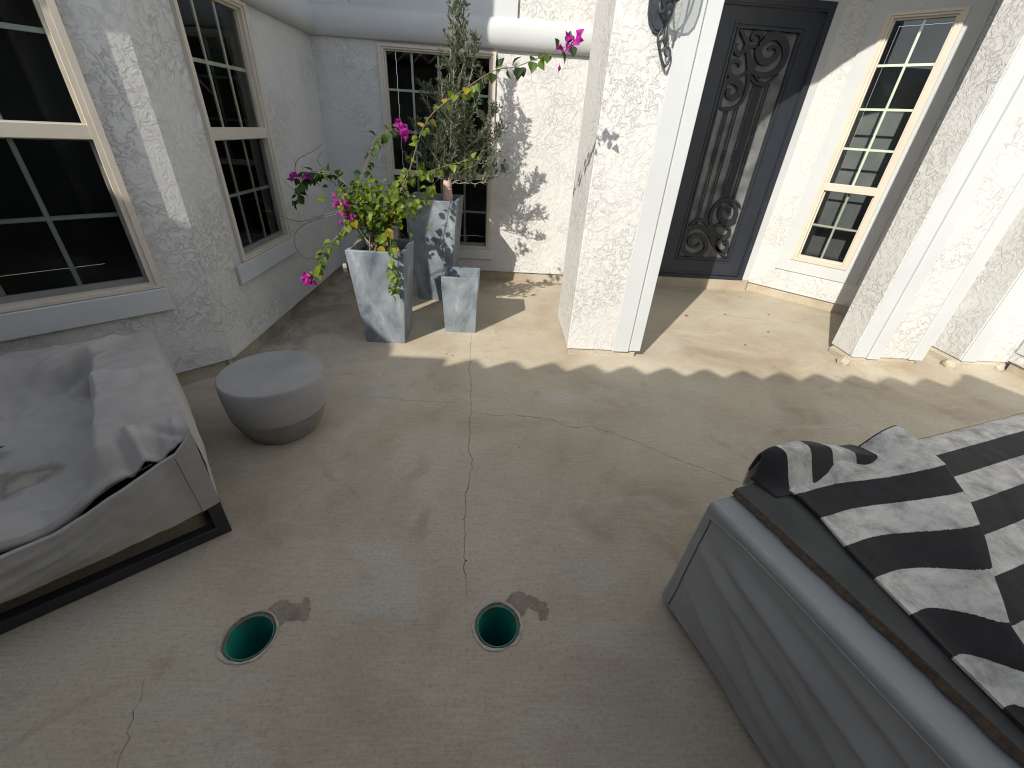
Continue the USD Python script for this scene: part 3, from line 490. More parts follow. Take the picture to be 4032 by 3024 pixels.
# ------------------------------------------------------------------ planters
def planter(label, cx, cy_, yaw_, wb, wt, h, rim=.03, soil=.05):
    t = thing('planter', label, 'planter')
    c, s = math.cos(yaw_), math.sin(yaw_)
    def tr(P):
        P = np.asarray(P, float); return np.stack([cx+P[..., 0]*c-P[..., 1]*s, cy_+P[..., 0]*s+P[..., 1]*c, P[..., 2]], -1)
    sq = lambda w, r, z: [(x*1., y*1., z) for x, y in sum([[(sx*(w/2-r)+r*math.cos(a), sy_*(w/2-r)+r*math.sin(a)) for a in np.linspace(a0, a0+np.pi/2, 4)] for sx, sy_, a0 in ((1, 1, 0), (-1, 1, np.pi/2), (-1, -1, np.pi), (1, -1, 1.5*np.pi))], [])]
    rows = [sq(wb-.006, .004, 0.), sq(wb, .005, .006)] + [sq(wb+(wt-wb)*k/6, .006, .006+(h-.012)*k/6) for k in range(1, 7)] + [sq(wt-.006, .006, h), sq(wt-2*rim+.004, .006, h), sq(wt-2*rim, .006, h-.004), sq(wt-2*rim-.02, .006, h-soil-.06)]
    R_ = np.array(rows); R_ = np.concatenate([R_, R_[:, :1]], 1); v, f = grid(tr(R_))
    m = trimesh.Trimesh(v, f, process=True); obj('pot', m, M_POT, t, smooth=35)
    g = np.linspace(-.5, .5, 14); X, Y = np.meshgrid(g, g, indexing='ij'); w2 = wt-2*rim-.004
    Z = h-soil+.012*wob(np.stack([X, Y], -1), 14., 2)+.0; v, f = grid(tr(np.stack([X*w2, Y*w2, Z], -1)))
    obj('soil', trimesh.Trimesh(v, f, process=False), M_SOIL, t, smooth=True)
    return t
planter('grey tapered planter holding the bougainvillea, in front and left', -.897, 3.375, 0.0, .318, .43, .765, soil=.06)
planter('tallest grey tapered planter, holding the olive tree', -.622, 4.452, -.05, .345, .50, .985, soil=.07)
planter('smallest grey tapered planter, empty but for soil, foremost on the right', -.300, 3.625, .0, .272, .318, .507, rim=.024, soil=.12)

# ------------------------------------------------------------------ olive tree
def leaf_quads(pos, dirs, ups, L, W, fold=.25):
    """many small folded leaves: 4 triangles each"""
    n = len(pos); side = np.cross(dirs, ups); side /= np.linalg.norm(side, axis=1, keepdims=True)+1e-9; nn = np.cross(side, dirs)
    L, W = L[:, None], W[:, None]
    b, tip, mid = pos, pos+dirs*L-nn*L*.1, pos+dirs*L*.5
    l, r = mid+side*W+nn*W*fold, mid-side*W+nn*W*fold
    v = np.stack([b, r, mid, l, tip], 1).reshape(-1, 3); k = (np.arange(n)*5)[:, None, None]
    f = (np.array([[0, 1, 2], [0, 2, 3], [1, 4, 2], [2, 4, 3]])[None]+k).reshape(-1, 3)
    return trimesh.Trimesh(v, f, process=False)
olv = thing('olive_tree', 'slim upright olive tree with small grey-green leaves in the tallest planter', 'tree')
rg = np.random.default_rng(11)
BX, BY, BZ = -.487, 4.41, .90
obj('trunk', tube(np.array([[BX, BY, BZ], [BX-.005, BY, 1.0], [BX-.01, BY, 1.09], [BX-.005, BY, 1.14]]), [.047, .045, .040, .036], 14), M_WRAP, olv, smooth=True)
for k in range(7): obj('wrap_band', lathe([(.0475-.001*k, BZ+.03+k*.026), (.0495-.001*k, BZ+.034+k*.026), (.0475-.001*k, BZ+.046+k*.026)], (BX-.001*k, BY, 0), 14), M_WRAP, olv, smooth=True)
tips, LP, LD = [], [], []
OL = lambda p: np.array([p[0]*1.025, p[1]*1.025, 1.6+(p[2]-1.6)*1.025])
BX, BY, BZ = OL((-.475, 4.30, .93)); BZ = .90
stems = [(-.36, 4.30, 2.58, .010), (-.44, 4.33, 2.44, .008), (-.30, 4.26, 2.30, .008), (-.33, 4.36, 2.48, .006), (-.24, 4.31, 2.20, .006), (-.40, 4.24, 2.34, .006), (-.52, 4.28, 2.0, .007), (-.17, 4.36, 1.95, .007), (-.66, 4.33, 1.86, .006), (-.06, 4.25, 1.72, .006), (-.72, 4.22, 1.58, .005), (-.30, 4.45, 1.82, .006), (-.42, 4.12, 1.70, .006), (.06, 4.36, 1.62, .005), (-.60, 4.48, 1.6, .005), (-.03, 4.2, 1.42, .005), (-.76, 4.35, 1.38, .005), (.08, 4.33, 1.24, .005), (-.10, 4.1, 1.18, .004), (-.82, 4.28, 1.28, .004)]
for i, (x, y, z, r) in enumerate(stems):
    p0 = np.array([BX+rg.normal(0, .012), BY+rg.normal(0, .012), 1.10]); x, y, z = OL((x, y, z)); p3 = np.array([x, y, z])
    p1 = p0+np.array([(x-BX)*.25, (y-BY)*.25, (z-1.1)*.38]); p2 = p0+np.array([(x-BX)*.72, (y-BY)*.72, (z-1.1)*.70]); c = spline([p0, p1, p2, p3], 8); c[1:-1] += rg.normal(0, .004, (len(c)-2, 3))
    obj('branch', tube(c, np.linspace(r, .0018, len(c)), 6), M_OTWIG, olv, smooth=True)
    stem_len = np.linalg.norm(p3-p0)
    for k in range(int(8+stem_len*19)):
        tt = rg.uniform(.12, 1.); b = c[int(tt*(len(c)-1))]; a = rg.uniform(0, 6.28)
        tl = rg.uniform(.07, .22)*(1.25-tt)*(1.25 if z < 2 else 1.) + .03; d = np.array([math.cos(a)*.55, math.sin(a)*.55, rg.uniform(.35, 1.25)]); d /= np.linalg.norm(d)
        e = b+d*tl; tips.append((b, b+d*tl*.5+rg.normal(0, .006, 3), e))
        for s in np.linspace(.12, 1, int(4+tl*48)):
            for sgn in (-1, 1):
                LP.append(b+(e-b)*s); q = np.cross(d, rg.normal(size=3)); q /= np.linalg.norm(q); l = d*.75+q*sgn*.7; LD.append(l/np.linalg.norm(l))
    for s in np.linspace(.55, 1, int(stem_len*26)):
        a = rg.normal(size=3); LP.append(c[int(s*(len(c)-1))]); q = (c[-1]-c[0])/stem_len*.9+a*.45; LD.append(q/np.linalg.norm(q))
LP, LD = np.array(LP), np.array(LD); n = len(LP)
obj('twigs', cat([tube(np.array(t), [.002, .0016, .001], 4) for t in tips]), M_OTWIG, olv, kind='stuff')
obj('foliage', leaf_quads(LP, LD, rg.normal(size=(n, 3)), rg.uniform(.030, .050, n), rg.uniform(.0050, .0082, n)), M_OLV, olv, kind='stuff')

# ------------------------------------------------------------------ bougainvillea
bou = thing('bougainvillea', 'bougainvillea with magenta blooms and long trailing branches in the front left planter', 'shrub')
rg = np.random.default_rng(23)
ROOT = np.array([-.93, 3.36, .70])
def at_root(j): return ROOT+np.array([rg.normal(0, .03), rg.normal(0, .03), 0])
BR = {
 'long': [(-.90, 3.36, .72), (-.80, 3.38, 1.02), (-.657, 3.35, 1.263), (-.548, 3.267, 1.5), (-.439, 3.183, 1.648), (-.284, 3.1, 1.75), (-.168, 3.017, 1.813), (-.035, 2.933, 1.874), (.053, 2.85, 1.881), (.147, 2.767, 1.908), (.256, 2.683, 1.943), (.335, 2.61, 1.972)],
 'leftdown': [(-.95, 3.36, .72), (-1.0, 3.33, .93), (-1.055, 3.3, .975), (-1.147, 3.225, .865), (-1.235, 3.15, .779), (-1.274, 3.075, .68), (-1.342, 3.0, .605)],
 'left': [(-.95, 3.38, .72), (-1.0, 3.4, 1.0), (-1.093, 3.4, 1.158), (-1.208, 3.388, 1.244), (-1.349, 3.375, 1.245), (-1.422, 3.362, 1.174), (-1.478, 3.35, 1.033)],
 'left2': [(-1.25, 3.385, 1.245), (-1.391, 3.38, 1.214), (-1.506, 3.35, 1.215)],
 'up': [(-.95, 3.42, .72), (-1.04, 3.48, 1.0), (-1.056, 3.5, 1.149), (-.972, 3.525, 1.337), (-.906, 3.55, 1.473), (-.82, 3.575, 1.53), (-.744, 3.6, 1.554)],
 'right': [(-.88, 3.38, .72), (-.82, 3.4, 1.0), (-.72, 3.4, 1.21), (-.527, 3.367, 1.293), (-.342, 3.333, 1.356), (-.163, 3.3, 1.397)],
 'hang': [(-.86, 3.3, .72), (-.80, 3.2, .90), (-.762, 3.13, .905), (-.767, 3.108, .73), (-.765, 3.10, .595), (-.785, 3.105, .453)],
 'tw1': [(-.95, 3.4, .75), (-1.081, 3.4, 1.0), (-1.336, 3.375, .947), (-1.503, 3.35, .91), (-1.617, 3.325, .953), (-1.705, 3.3, .981)],
 'tw2': [(-.98, 3.4, .80), (-1.1, 3.4, .982), (-1.305, 3.38, .942), (-1.481, 3.36, .869), (-1.542, 3.34, .769), (-1.504, 3.32, .671), (-1.377, 3.3, .662)],
 'tw3': [(-1.20, 3.44, 1.16), (-1.36, 3.45, 1.205), (-1.48, 3.45, 1.22), (-1.462, 3.45, 1.30), (-1.373, 3.45, 1.357), (-1.263, 3.45, 1.426)],
 'tw4': [(-1.05, 3.42, 1.08), (-1.155, 3.45, 1.18), (-1.312, 3.475, 1.291), (-1.292, 3.5, 1.365)],
 'tw5': [(-.88, 3.45, .74), (-.81, 3.6, .824), (-.669, 3.6, .664), (-.634, 3.6, .608)],
 'tw6': [(-.80, 3.42, .95), (-.66, 3.45, 1.06), (-.50, 3.5, 1.20), (-.44, 3.52, 1.26)],
 'tw7': [(-.80, 3.40, .93), (-.62, 3.42, 1.02), (-.44, 3.45, 1.14)]}
CUR = {}
for k, p in BR.items():
    c = spline(p, 8); CUR[k] = c; r0 = .0055 if k in ('long', 'left', 'up', 'right', 'leftdown') else .0032
    obj('branch', tube(c, np.linspace(r0, .0014, len(c)), 6), M_TWIG, bou, smooth=True)
for k in range(12):
    p = at_root(k); q = np.array([rg.uniform(-1.14, -.66), rg.uniform(3.24, 3.52), rg.uniform(.98, 1.2)]); c = spline([p, (p+q)/2+rg.normal(0, .03, 3), q], 5); CUR[f'b{k}'] = c; obj('branch', tube(c, np.linspace(.0055, .0018, len(c)), 6), M_TWIG, bou, smooth=True)
for k in range(14):   # fine bare twigs on the left
    src = CUR[['tw1', 'tw2', 'tw3', 'left'][k % 4]]; b = src[int(rg.uniform(.4, .95)*(len(src)-1))]; e = b+np.array([rg.uniform(-.16, .06), rg.uniform(-.03, .03), rg.uniform(-.06, .12)]); obj('branch', tube(spline([b, (b+e)/2+rg.normal(0, .012, 3), e], 4), np.linspace(.0016, .0008, 9), 4), M_TWIG, bou)
def big_leaf(p, d, n, L, W, curl=.2):
    d = d/np.linalg.norm(d); s = np.cross(d, n); s /= np.linalg.norm(s)+1e-9; n = np.cross(s, d)
    ts = np.array([0, .18, .42, .68, 1.]); ws = np.array([0, .78, 1., .66, 0.])*W; mid = p+np.outer(ts*L, d)-np.outer(curl*L*ts**2, n)
    v = [mid[0]]
    for i in (1, 2, 3): v += [mid[i]-s*ws[i]+n*ws[i]*.35, mid[i], mid[i]+s*ws[i]+n*ws[i]*.35]
    v.append(mid[4]); f = [[0, 1, 2], [0, 2, 3]]
    for i in (0, 1):
        a = 1+3*i; b = a+3; f += [[a, b, a+1], [b, b+1, a+1], [a+1, b+1, a+2], [b+1, b+2, a+2]]
    f += [[7, 10, 8], [8, 10, 9]]
    return trimesh.Trimesh(np.array(v), np.array(f), process=False)
leaves = []
def along(key, n, t0, t1, mats, L=(.044, .065), droop=.5):
    c = CUR[key]
    for i in range(n):
        t = t0+(t1-t0)*(i+rg.uniform(.1, .9))/n; j = min(int(t*(len(c)-1)), len(c)-2); b = c[j]+(c[j+1]-c[j])*rg.random(); ax = c[j+1]-c[j]; ax /= np.linalg.norm(ax)
        q = np.cross(ax, rg.normal(size=3)); q /= np.linalg.norm(q); d = q*.9+ax*.35+np.array([0, 0, -droop]); l = rg.uniform(*L)
        nn = np.array([-.25, -.45, .85])+rg.normal(0, .4, 3); leaves.append((big_leaf(b+d/np.linalg.norm(d)*.010, d, nn, l, l*rg.uniform(.40, .50), rg.uniform(.05, .4)), mats[rg.integers(len(mats))], l))
G3 = [M_LEAF, M_LIME, M_LIME]
along('long', 30, .20, .62, [M_LEAF, M_LIME, M_LIME, M_LEAF, M_LIME, M_YEL], L=(.042, .062)); along('long', 26, .60, .99, [M_DKLEAF, M_DKLEAF, M_LEAF]); along('leftdown', 46, .22, .98, [M_LEAF, M_LIME]); along('left', 54, .34, 1., [M_DKLEAF, M_DKLEAF, M_LEAF])
along('up', 28, .40, .97, [M_DKLEAF, M_LEAF]); along('right', 50, .24, .66, G3); along('right', 22, .6, 1., G3, L=(.04, .06)); along('hang', 26, .45, 1., [M_LEAF, M_LIME, M_LEAF]); along('hang', 5, .15, .4, [M_YEL, M_LIME]); along('left2', 8, .1, .8, [M_DKLEAF]); along('tw6', 24, .0, .8, G3)
for k in range(12): along(f'b{k}', 20, .28, 1., [M_LEAF, M_LIME, M_LIME, M_LIME, M_LEAF, M_YEL] if k % 3 == 0 else G3, droop=.35)
for k in range(270):     # the dense crown over the pot
    p = np.array([rg.normal(-.90, .14), rg.normal(3.36, .085), 1.06+rg.normal(0, .085)+.04*math.sin(k)]); d = rg.normal(size=3); d[2] -= .5; l = rg.uniform(.042, .062)
    leaves.append((big_leaf(p, d, np.array([-.2, -.4, .9])+rg.normal(0, .4, 3), l, l*.42, rg.uniform(.05, .4)), [M_LIME, M_LEAF, M_LIME][k % 3], l))
for p in ((-.79, 3.2, .93), (-.76, 3.22, .80), (-1.04, 3.22, .98), (-.86, 3.2, .80)):
    leaves.append((big_leaf(np.array(p), np.array([.25, -.2, -.9]), np.array([0, -1, .2]), .075, .03, .2), M_YEL, .09))
order = sorted(range(len(leaves)), key=lambda i: -leaves[i][2]); keep = set(order[:290])
for i in order[:290]: obj('leaf', leaves[i][0], leaves[i][1], bou)
for m in (M_LEAF, M_LIME, M_DKLEAF, M_YEL):
    rest = [leaves[i][0] for i in order[290:] if leaves[i][1] is m]
    if rest: obj('foliage', cat(rest), m, bou, kind='stuff')
def bract_cluster(c, n, r):
    ms = []
    for k in range(n):
        p = np.array(c)+rg.normal(0, r, 3); ax = rg.normal(size=3); ax /= np.linalg.norm(ax); q = np.cross(ax, rg.normal(size=3)); q /= np.linalg.norm(q); w = np.cross(ax, q)
        for a in (0, 2.09, 4.19):
            d = q*math.cos(a)+w*math.sin(a); ms.append(big_leaf(p, d*.75+ax*.7, ax-d*.4, .030, .0125, .25))
    return cat(ms)
for c, n, r in (((-1.345, 3.0, .60), 13, .021), ((-1.325, 3.0, .56), 4, .012), ((-1.37, 3.34, 1.215), 7, .022), ((-1.46, 3.35, 1.21), 5, .016), ((-1.122, 3.2, 1.084), 8, .024), ((-1.095, 3.2, .985), 8, .022), ((-1.05, 3.2, 1.07), 3, .01), ((-.72, 3.6, 1.56), 12, .03), ((-.70, 3.6, 1.51), 5, .012), ((.30, 2.64, 1.955), 3, .014), ((.345, 2.60, 1.985), 6, .022), ((.285, 2.64, 1.868), 1, .004)):
    obj('bloom', bract_cluster(c, n, r), M_BRACT, bou)

# ------------------------------------------------------------------ round stone stool
st = thing('drum_stool', 'round grey cast-stone stool between the covered sofa and the bay corner', 'stool')
SC = (-1.222, 2.05, 0)
hi = [(.2535, .165), (.2575, .20), (.2615, .245), (.2642, .295), (.2648, .33), (.2638, .355), (.2615, .367), (.2575, .3725), (.25, .3745), (.20, .3750), (0, .3750)]
lo_ = [(0, 0.002), (.180, 0.), (.186, .004), (.193, .02), (.2135, .05), (.234, .10), (.248, .14), (.2533, .1645)]
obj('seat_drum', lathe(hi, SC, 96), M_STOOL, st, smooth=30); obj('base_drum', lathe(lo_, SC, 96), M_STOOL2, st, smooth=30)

# ------------------------------------------------------------------ covered sofa
sofa = thing('covered_sofa', 'low sofa under a wrinkled grey cover with a water stain, on a black metal frame', 'sofa')
A0 = np.array([-1.123, 1.282]); DS = np.array([-.761, -.648]); DE = np.array([-.648, .761]); SL, SD = 2.1, 1.12
def SP(s, t, z):
    s, t, z = np.broadcast_arrays(np.asarray(s, float), np.asarray(t, float), np.asarray(z, float)); return np.stack([A0[0]+DS[0]*s+DE[0]*t, A0[1]+DS[1]*s+DE[1]*t, z], -1)
FSf = Frame(A0, DS, -DE)
def sbx(s0, s1, t0, t1, z0, z1, c=.003): return FSf.box(s0, s1, -t1, -t0, z0, z1, c)
for nm, b in (('frame_rail', (0, SL, .001, .05, 0, .052)), ('frame_post', (0, .05, .0005, .05, .0525, .30)), ('frame_rail', (.001, .05, .0505, SD, 0, .052)), ('frame_post', (0, .05, SD-.05, SD, .0525, .30)), ('frame_rail', (.0505, SL, SD-.05, SD-.001, 0, .052)), ('frame_rail', (.0505, SL, .004, .05, .2, .25)), ('frame_rail', (.004, .05, .0505, SD-.051, .2, .25))):
    obj(nm, sbx(*b), M_STEEL, sofa)
obj('seat_base', sbx(.06, SL, .06, SD-.06, .16, .30), M_UNDER, sofa)
obj('cushion', sbx(.06, SL-.01, .062, SD-.06, .301, .318), M_STEEL, sofa)
zh = lambda s: np.interp(s, [0, .06, .12, .2, .26, .33, .40, .47, .56, .7, .9, 2.1], [.552, .515, .492, .470, .455, .42, .375, .345, .352, .372, .385, .40])
zp = lambda s: np.interp(s, [0, .03, .07, .14, .2, .28, .36, .46, .58, 2.1], [.552, .515, .475, .452, .430, .398, .362, .330, .322, .33])
zbot = lambda s: np.interp(s, [0, .06, .2, .4, .66, 2.1], [.183, .170, .152, .138, .130, .12])
ss = np.r_[np.linspace(0, .5, 90), np.linspace(.507, SL, 130)]; tt = np.r_[np.linspace(.030, .16, 26), np.linspace(.17, .84, 60), np.linspace(.845, SD, 50)]
Sg, Tg = np.meshgrid(ss, tt, indexing='ij'); st2 = np.stack([Sg, Tg], -1)
seat = .405-.055*np.exp(-((Sg-.62)**2/.07+(Tg-.40)**2/.09))-.015*sm(Sg, .5, 1.2)
seat = seat+(zh(Sg)-seat)*(1-sm(Tg, .03, .22))
armw = .245+.012*wob(Tg[..., None]*1., 9., 1)
arm = 1-sm(Sg, armw-.012+.03*(1-Tg), armw+.055+.05*(1-sm(Tg, .1, .5)))
arm_top = .556+.006*wob(st2, 7., 3)-.004*np.sin(Tg*34+Sg*9)*sm(Tg, .2, .6)
arm_top = arm_top+(zh(Sg)-arm_top)*(1-sm(Tg, .03, .115))
back = sm(Tg, .885+.02*wob(Sg[..., None]*1., 11., 2), 1.05); back_top = .558+.014*wob(Sg[..., None]*1., 13., 4)
Z = seat*(1-back)+back_top*back
Z = Z*(1-arm)+arm_top*arm
# folds
def ridge(s0, t0, s1, t1, w, h, fade=.15):
    d = np.array([s1-s0, t1-t0]); L = np.linalg.norm(d); d /= L; a = (Sg-s0)*d[0]+(Tg-t0)*d[1]; b = -(Sg-s0)*d[1]+(Tg-t0)*d[0]
    return h*np.exp(-(b/w)**2)*sm(a, -.02, fade)*(1-sm(a, L-fade, L+.02))
Z += ridge(.56, .86, .10, 1.09, .028, .040, .08)+ridge(.50, .95, .28, 1.02, .02, .030, .05)-ridge(.42, .90, .27, .99, .022, .035, .05)-ridge(.34, .80, .255, .97, .03, .045, .05)
Z += ridge(.62, .66, .30, .93, .02, .012)+ridge(.9, .3, .34, .12, .02, .010)+ridge(1.0, .45, .36, .20, .015, .008)+ridge(.28, .45, .05, .50, .012, .005, .05)+ridge(.27, .62, .06, .66, .012, .005, .05)+ridge(.27, .83, .06, .86, .012, .006, .05)
Z += ridge(.155, .02, .175, .16, .016, .022, .02)-ridge(.115, .02, .10, .13, .02, .022, .02)-ridge(.205, .02, .215, .12, .016, .018, .02)+ridge(.05, .02, .035, .14, .012, .008, .02)-ridge(.02, .03, .09, .10, .012, .014, .02)
rdg = lambda sc, sd: 1-2*np.abs(wob(st2+.06*np.stack([wob(st2, sc*.7, sd+2), wob(st2, sc*.7, sd+3)], -1), sc, sd))*2.2
Z += (.0045*rdg(6., 3)+.0014*rdg(15., 5))*(1-.6*arm)*sm(Tg, .05, .2)+.0012*rdg(12., 1)*arm
cr = np.random.default_rng(77)
def crease(s0, t0, s1, t1, w, h):
    d = np.array([s1-s0, t1-t0]); L = np.linalg.norm(d); d /= L; a = (Sg-s0)*d[0]+(Tg-t0)*d[1]; b = -(Sg-s0)*d[1]+(Tg-t0)*d[0]-.10*L*np.sin(np.pi*a/L)*.35
    return h*np.exp(-np.abs(b)/w)*np.where(b > 0, 1, np.exp(-np.abs(b)/w*.8))*sm(a, 0, L*.3)*(1-sm(a, L*.6, L))
for k in range(34):
    if k < 16: s0, t0, an, L, h, w = cr.uniform(.30, 1.2), cr.uniform(.55, 1.0), cr.normal(2.5, .5), cr.uniform(.15, .4), cr.uniform(.010, .024), cr.uniform(.010, .022)
    elif k < 26: s0, t0, an, L, h, w = cr.uniform(.30, .9), cr.uniform(.05, .40), cr.normal(-2.5, .6), cr.uniform(.12, .32), cr.uniform(.005, .012), cr.uniform(.008, .018)
    else: s0, t0, an, L, h, w = cr.uniform(.02, .20), cr.uniform(.12, 1.0), cr.normal(.1, .25), cr.uniform(.08, .2), cr.uniform(.0015, .004), cr.uniform(.005, .010)
    Z += crease(s0, t0, s0+L*math.cos(an), t0+L*math.sin(an), w, h)*(1 if cr.random() < .65 else -1)*sm(Tg, .04, .12)
Z += .0012*wob(st2, 26., 6)+.0014*wob(st2, 55., 7)
T2 = Tg-.004*wob(st2, 30., 5)*(Tg < .05)
top = SP(Sg, T2, Z)
# hem rolled down at the front, and right side skirt, with the corner seam
K = np.linspace(0, 1, 8)[None, :, None]
hem0 = top[:, 0][:, None, :]; hem = np.repeat(hem0, 8, 1); hem[..., :2] += -DE*.012*np.sin(K*np.pi); hem[..., 2] -= ((.028+.02*sm(ss, .25, .45))[:, None]*K[..., 0])
hem[0] = hem0[0]
side_t = tt; nk = 26; kk = np.linspace(0, 1, nk)
zt0 = top[0, :, 2]; zsb = np.interp(side_t, [0, .2, .6, SD], [.183, .17, .16, .17])
side = SP(0, side_t[None, :]+0*kk[:, None], zt0[None, :]*(1-kk[:, None])+zsb[None, :]*kk[:, None])
bul = (.016*np.sin(kk*np.pi*.9)**1.2+.004)[:, None]*sm(side_t, .0, .2)[None, :]+.008*wob(np.stack(np.broadcast_arrays(side_t[None, :]*1., kk[:, None]*.4), -1), 16., 8)*np.sin(kk*np.pi)[:, None]; bul[0] = 0
side[..., :2] -= DS*bul[..., None]
fr_k = np.linspace(0, 1, 22); zp_, zb_ = zp(ss), zbot(ss)+.004*wob(ss[:, None], 30., 9)
front = SP(ss[:, None], 0, zp_[:, None]*(1-fr_k)+zb_[:, None]*fr_k)
pw = .020*np.sin(np.clip(fr_k, 0, 1)*np.pi)[None, :]*sm(ss, .05, .5)[:, None]+.012*np.exp(-(fr_k/.12)**2)[None, :]*sm(ss, .1, .25)[:, None]+.007*wob(np.stack(np.broadcast_arrays(ss[:, None]*1., fr_k[None, :]*.35), -1), 15., 1)*sm(ss, .03, .2)[:, None]
for (k0, c_, w_, h_, s_0) in ((.05, .95, .07, .016, .08), (.10, 1.35, .06, .012, .10), (.02, .55, .06, .013, .14), (.30, 1.1, .08, .010, .07), (.15, .7, .09, -.010, .2), (.55, .5, .07, .009, .07), (.75, .35, .06, .008, .2)):
    x_ = (fr_k[None, :]-k0-c_*(ss[:, None]-s_0))/w_; pw += h_*np.exp(-np.abs(x_)*np.where(x_ > 0, 1.6, .7))*sm(ss, s_0, s_0+.12)[:, None]*np.sin(np.clip(fr_k[None, :], 0.02, .98)*np.pi)**.5*(1-.6*sm(ss, .8, 1.6))[:, None]
pw += .003*np.sin(ss[:, None]*25+fr_k[None, :]*5)*np.exp(-((fr_k[None, :]-.5)/.35)**2)*sm(ss, .1, .4)[:, None]
front[..., :2] -= DE*pw[..., None]
lip = np.stack([front[:, 0], front[:, 0]+np.concatenate([np.broadcast_to(DE*.012, (len(ss), 2)), np.full((len(ss), 1), .004)], 1), front[:, 0]+np.concatenate([np.broadcast_to(DE*.024, (len(ss), 2)), np.full((len(ss), 1), -.05)], 1)], 1)
c0 = SP(0, np.linspace(0, tt[0], 4)[None, :], np.linspace(.552, .183, nk)[:, None])
cover_m = cat([trimesh.Trimesh(*grid(top), process=False)])
inv = lambda m: (m.invert(), m)[1]
obj('cover', inv(trimesh.Trimesh(*grid(top), process=False)) if trimesh.Trimesh(*grid(top), process=False).face_normals[:, 2].mean() < 0 else trimesh.Trimesh(*grid(top), process=False), M_COVER, sofa, smooth=True, label='wrinkled grey top cover with a pale water stain')
obj('cover_hem', trimesh.Trimesh(*grid(hem), process=False), M_COVER, sofa, smooth=True)
obj('side_skirt', cat([trimesh.Trimesh(*grid(side), process=False), trimesh.Trimesh(*grid(c0), process=False)]), M_COVER, sofa, smooth=35)
obj('front_skirt', cat([trimesh.Trimesh(*grid(front), process=False), trimesh.Trimesh(*grid(lip), process=False)]), M_COVER, sofa, smooth=45)
seam = np.array([SP(s, 0, z) for s, z in ((.074, .470), (.072, .40), (.069, .32), (.066, .24), (.0645, .175))]); seam[:, :2] -= DE*.012
obj('seam', tube(seam, .0016, 5), M_SEAM, sofa)
sr = np.array([SP(s, .012, zh(s)-.020) for s in np.linspace(.14, .56, 26)]); sr[:, :2] -= DE*.003
obj('seam', tube(sr, .0018, 5), M_SEAM, sofa)
cw = np.stack([np.stack([A0+DS*s+DE*t for t in (.55, .585)]) for s in (.578, .80)]).reshape(-1, 2)
obj('strap', cat([trimesh.Trimesh(np.array([[*(A0+DS*.572+DE*.568), .402], [*(A0+DS*.66+DE*.52), .404], [*(A0+DS*.66+DE*.60), .404], [*(A0+DS*.572+DE*.568), .399], [*(A0+DS*.66+DE*.52), .40], [*(A0+DS*.66+DE*.60), .40]]), np.array([[0, 1, 2], [3, 5, 4], [0, 3, 1], [3, 4, 1], [0, 2, 5], [0, 5, 3], [1, 4, 5], [1, 5, 2]]), process=False)]), M_STEEL, sofa)

# ------------------------------------------------------------------ covered table on the right
tab = thing('covered_table', 'low patio table under a smooth grey vinyl cover at the right', 'table')
KP = np.array([.746, .983]); EP = np.array([.951, .309]); EQ = np.array([.309, -.951]); PLn, QL, HT = 2.3, 1.5, .57
def OP(p, q, z):
    p, q, z = np.broadcast_arrays(np.asarray(p, float), np.asarray(q, float), np.asarray(z, float)); return np.stack([KP[0]+EP[0]*p+EQ[0]*q, KP[1]+EP[1]*p+EQ[1]*q, z], -1)
ps, qs = np.linspace(0, PLn, 80), np.linspace(0, QL, 150)
Pg, Qg = np.meshgrid(ps, qs, indexing='ij'); Zt = HT-.007*np.sin(np.pi*np.clip(Pg/.12, 0, 1))*sm(Qg, .02, .2)+.003*wob(np.stack([Pg, Qg], -1), 9., 3)*sm(Pg, 0, .04)
kq = np.linspace(0, 1, 60)
RC = .020
def skirt(along_, outdir, line, seed, roll=True):
    an_ = np.linspace(np.pi/2, 0, 9); prof = [(.20, HT+.001), (.12, HT+.001)]+[(RC*(1-math.cos(t)), HT-RC+RC*math.sin(t)) for t in an_]
    zz = np.r_[[p[1] for p in prof], HT-RC-(HT-RC-.036)*np.linspace(0, 1, 60)[1:]]; inn = np.r_[[p[0] for p in prof], np.zeros(59)]
    if not roll: zz, inn = np.linspace(HT, .036, 60), np.zeros(60)
    kk = np.clip((HT-zz)/HT, 0, 1); base = line(along_)
    A, K2 = along_[:, None], kk[None, :]
    off = -inn[None, :]+.032*K2**1.3+0*A
    # long folds that fan out from the corner and sink along the length
    w = sm(A, .0, .25)*sm(K2, .02, .16)
    fold = np.zeros_like(off)
    for (k0, c, wd, h) in ((.10, .13, .030, .013), (.20, .20, .05, .012), (.31, .30, .06, .014), (.45, .36, .07, .013), (.60, .42, .08, .012), (.78, .40, .08, .010), (.15, .55, .05, .008), (.30, .75, .06, .008)):
        kc = k0+c*A+.02*np.sin(A*5+seed+k0*9); x = (K2-kc)/wd
        fold += h*(np.exp(-np.clip(x, 0, None)**2*2.2)*np.exp(-np.clip(-x, 0, None)**2*.55))*(.55+.45*np.sin(A*3.+k0*20+seed))
    off = off+fold*w*2.7+.003*wob(np.stack(np.broadcast_arrays(A*.6, K2*.6), -1), 14., seed)*sm(K2, .03, .2)
    P = np.zeros((len(along_), len(kk), 3)); P[..., :2] = base[:, None, :]+outdir*off[..., None]
    P[..., 2] = zz[None, :]-.004*np.exp(-((inn[None, :]-.09)/.05)**2)*(1+np.sin(A*7+seed))*.6*roll
    if not roll: P[..., 2] = np.minimum(P[..., 2], (HT-RC+np.sqrt(np.maximum(RC**2-(RC-np.minimum(along_, RC))**2, 0)))[:, None])
    return P
sk1 = skirt(qs, -EP, lambda a: KP+np.outer(a, EQ), 2); sk2 = skirt(ps, -EQ, lambda a: KP+np.outer(a, EP), 4, False)
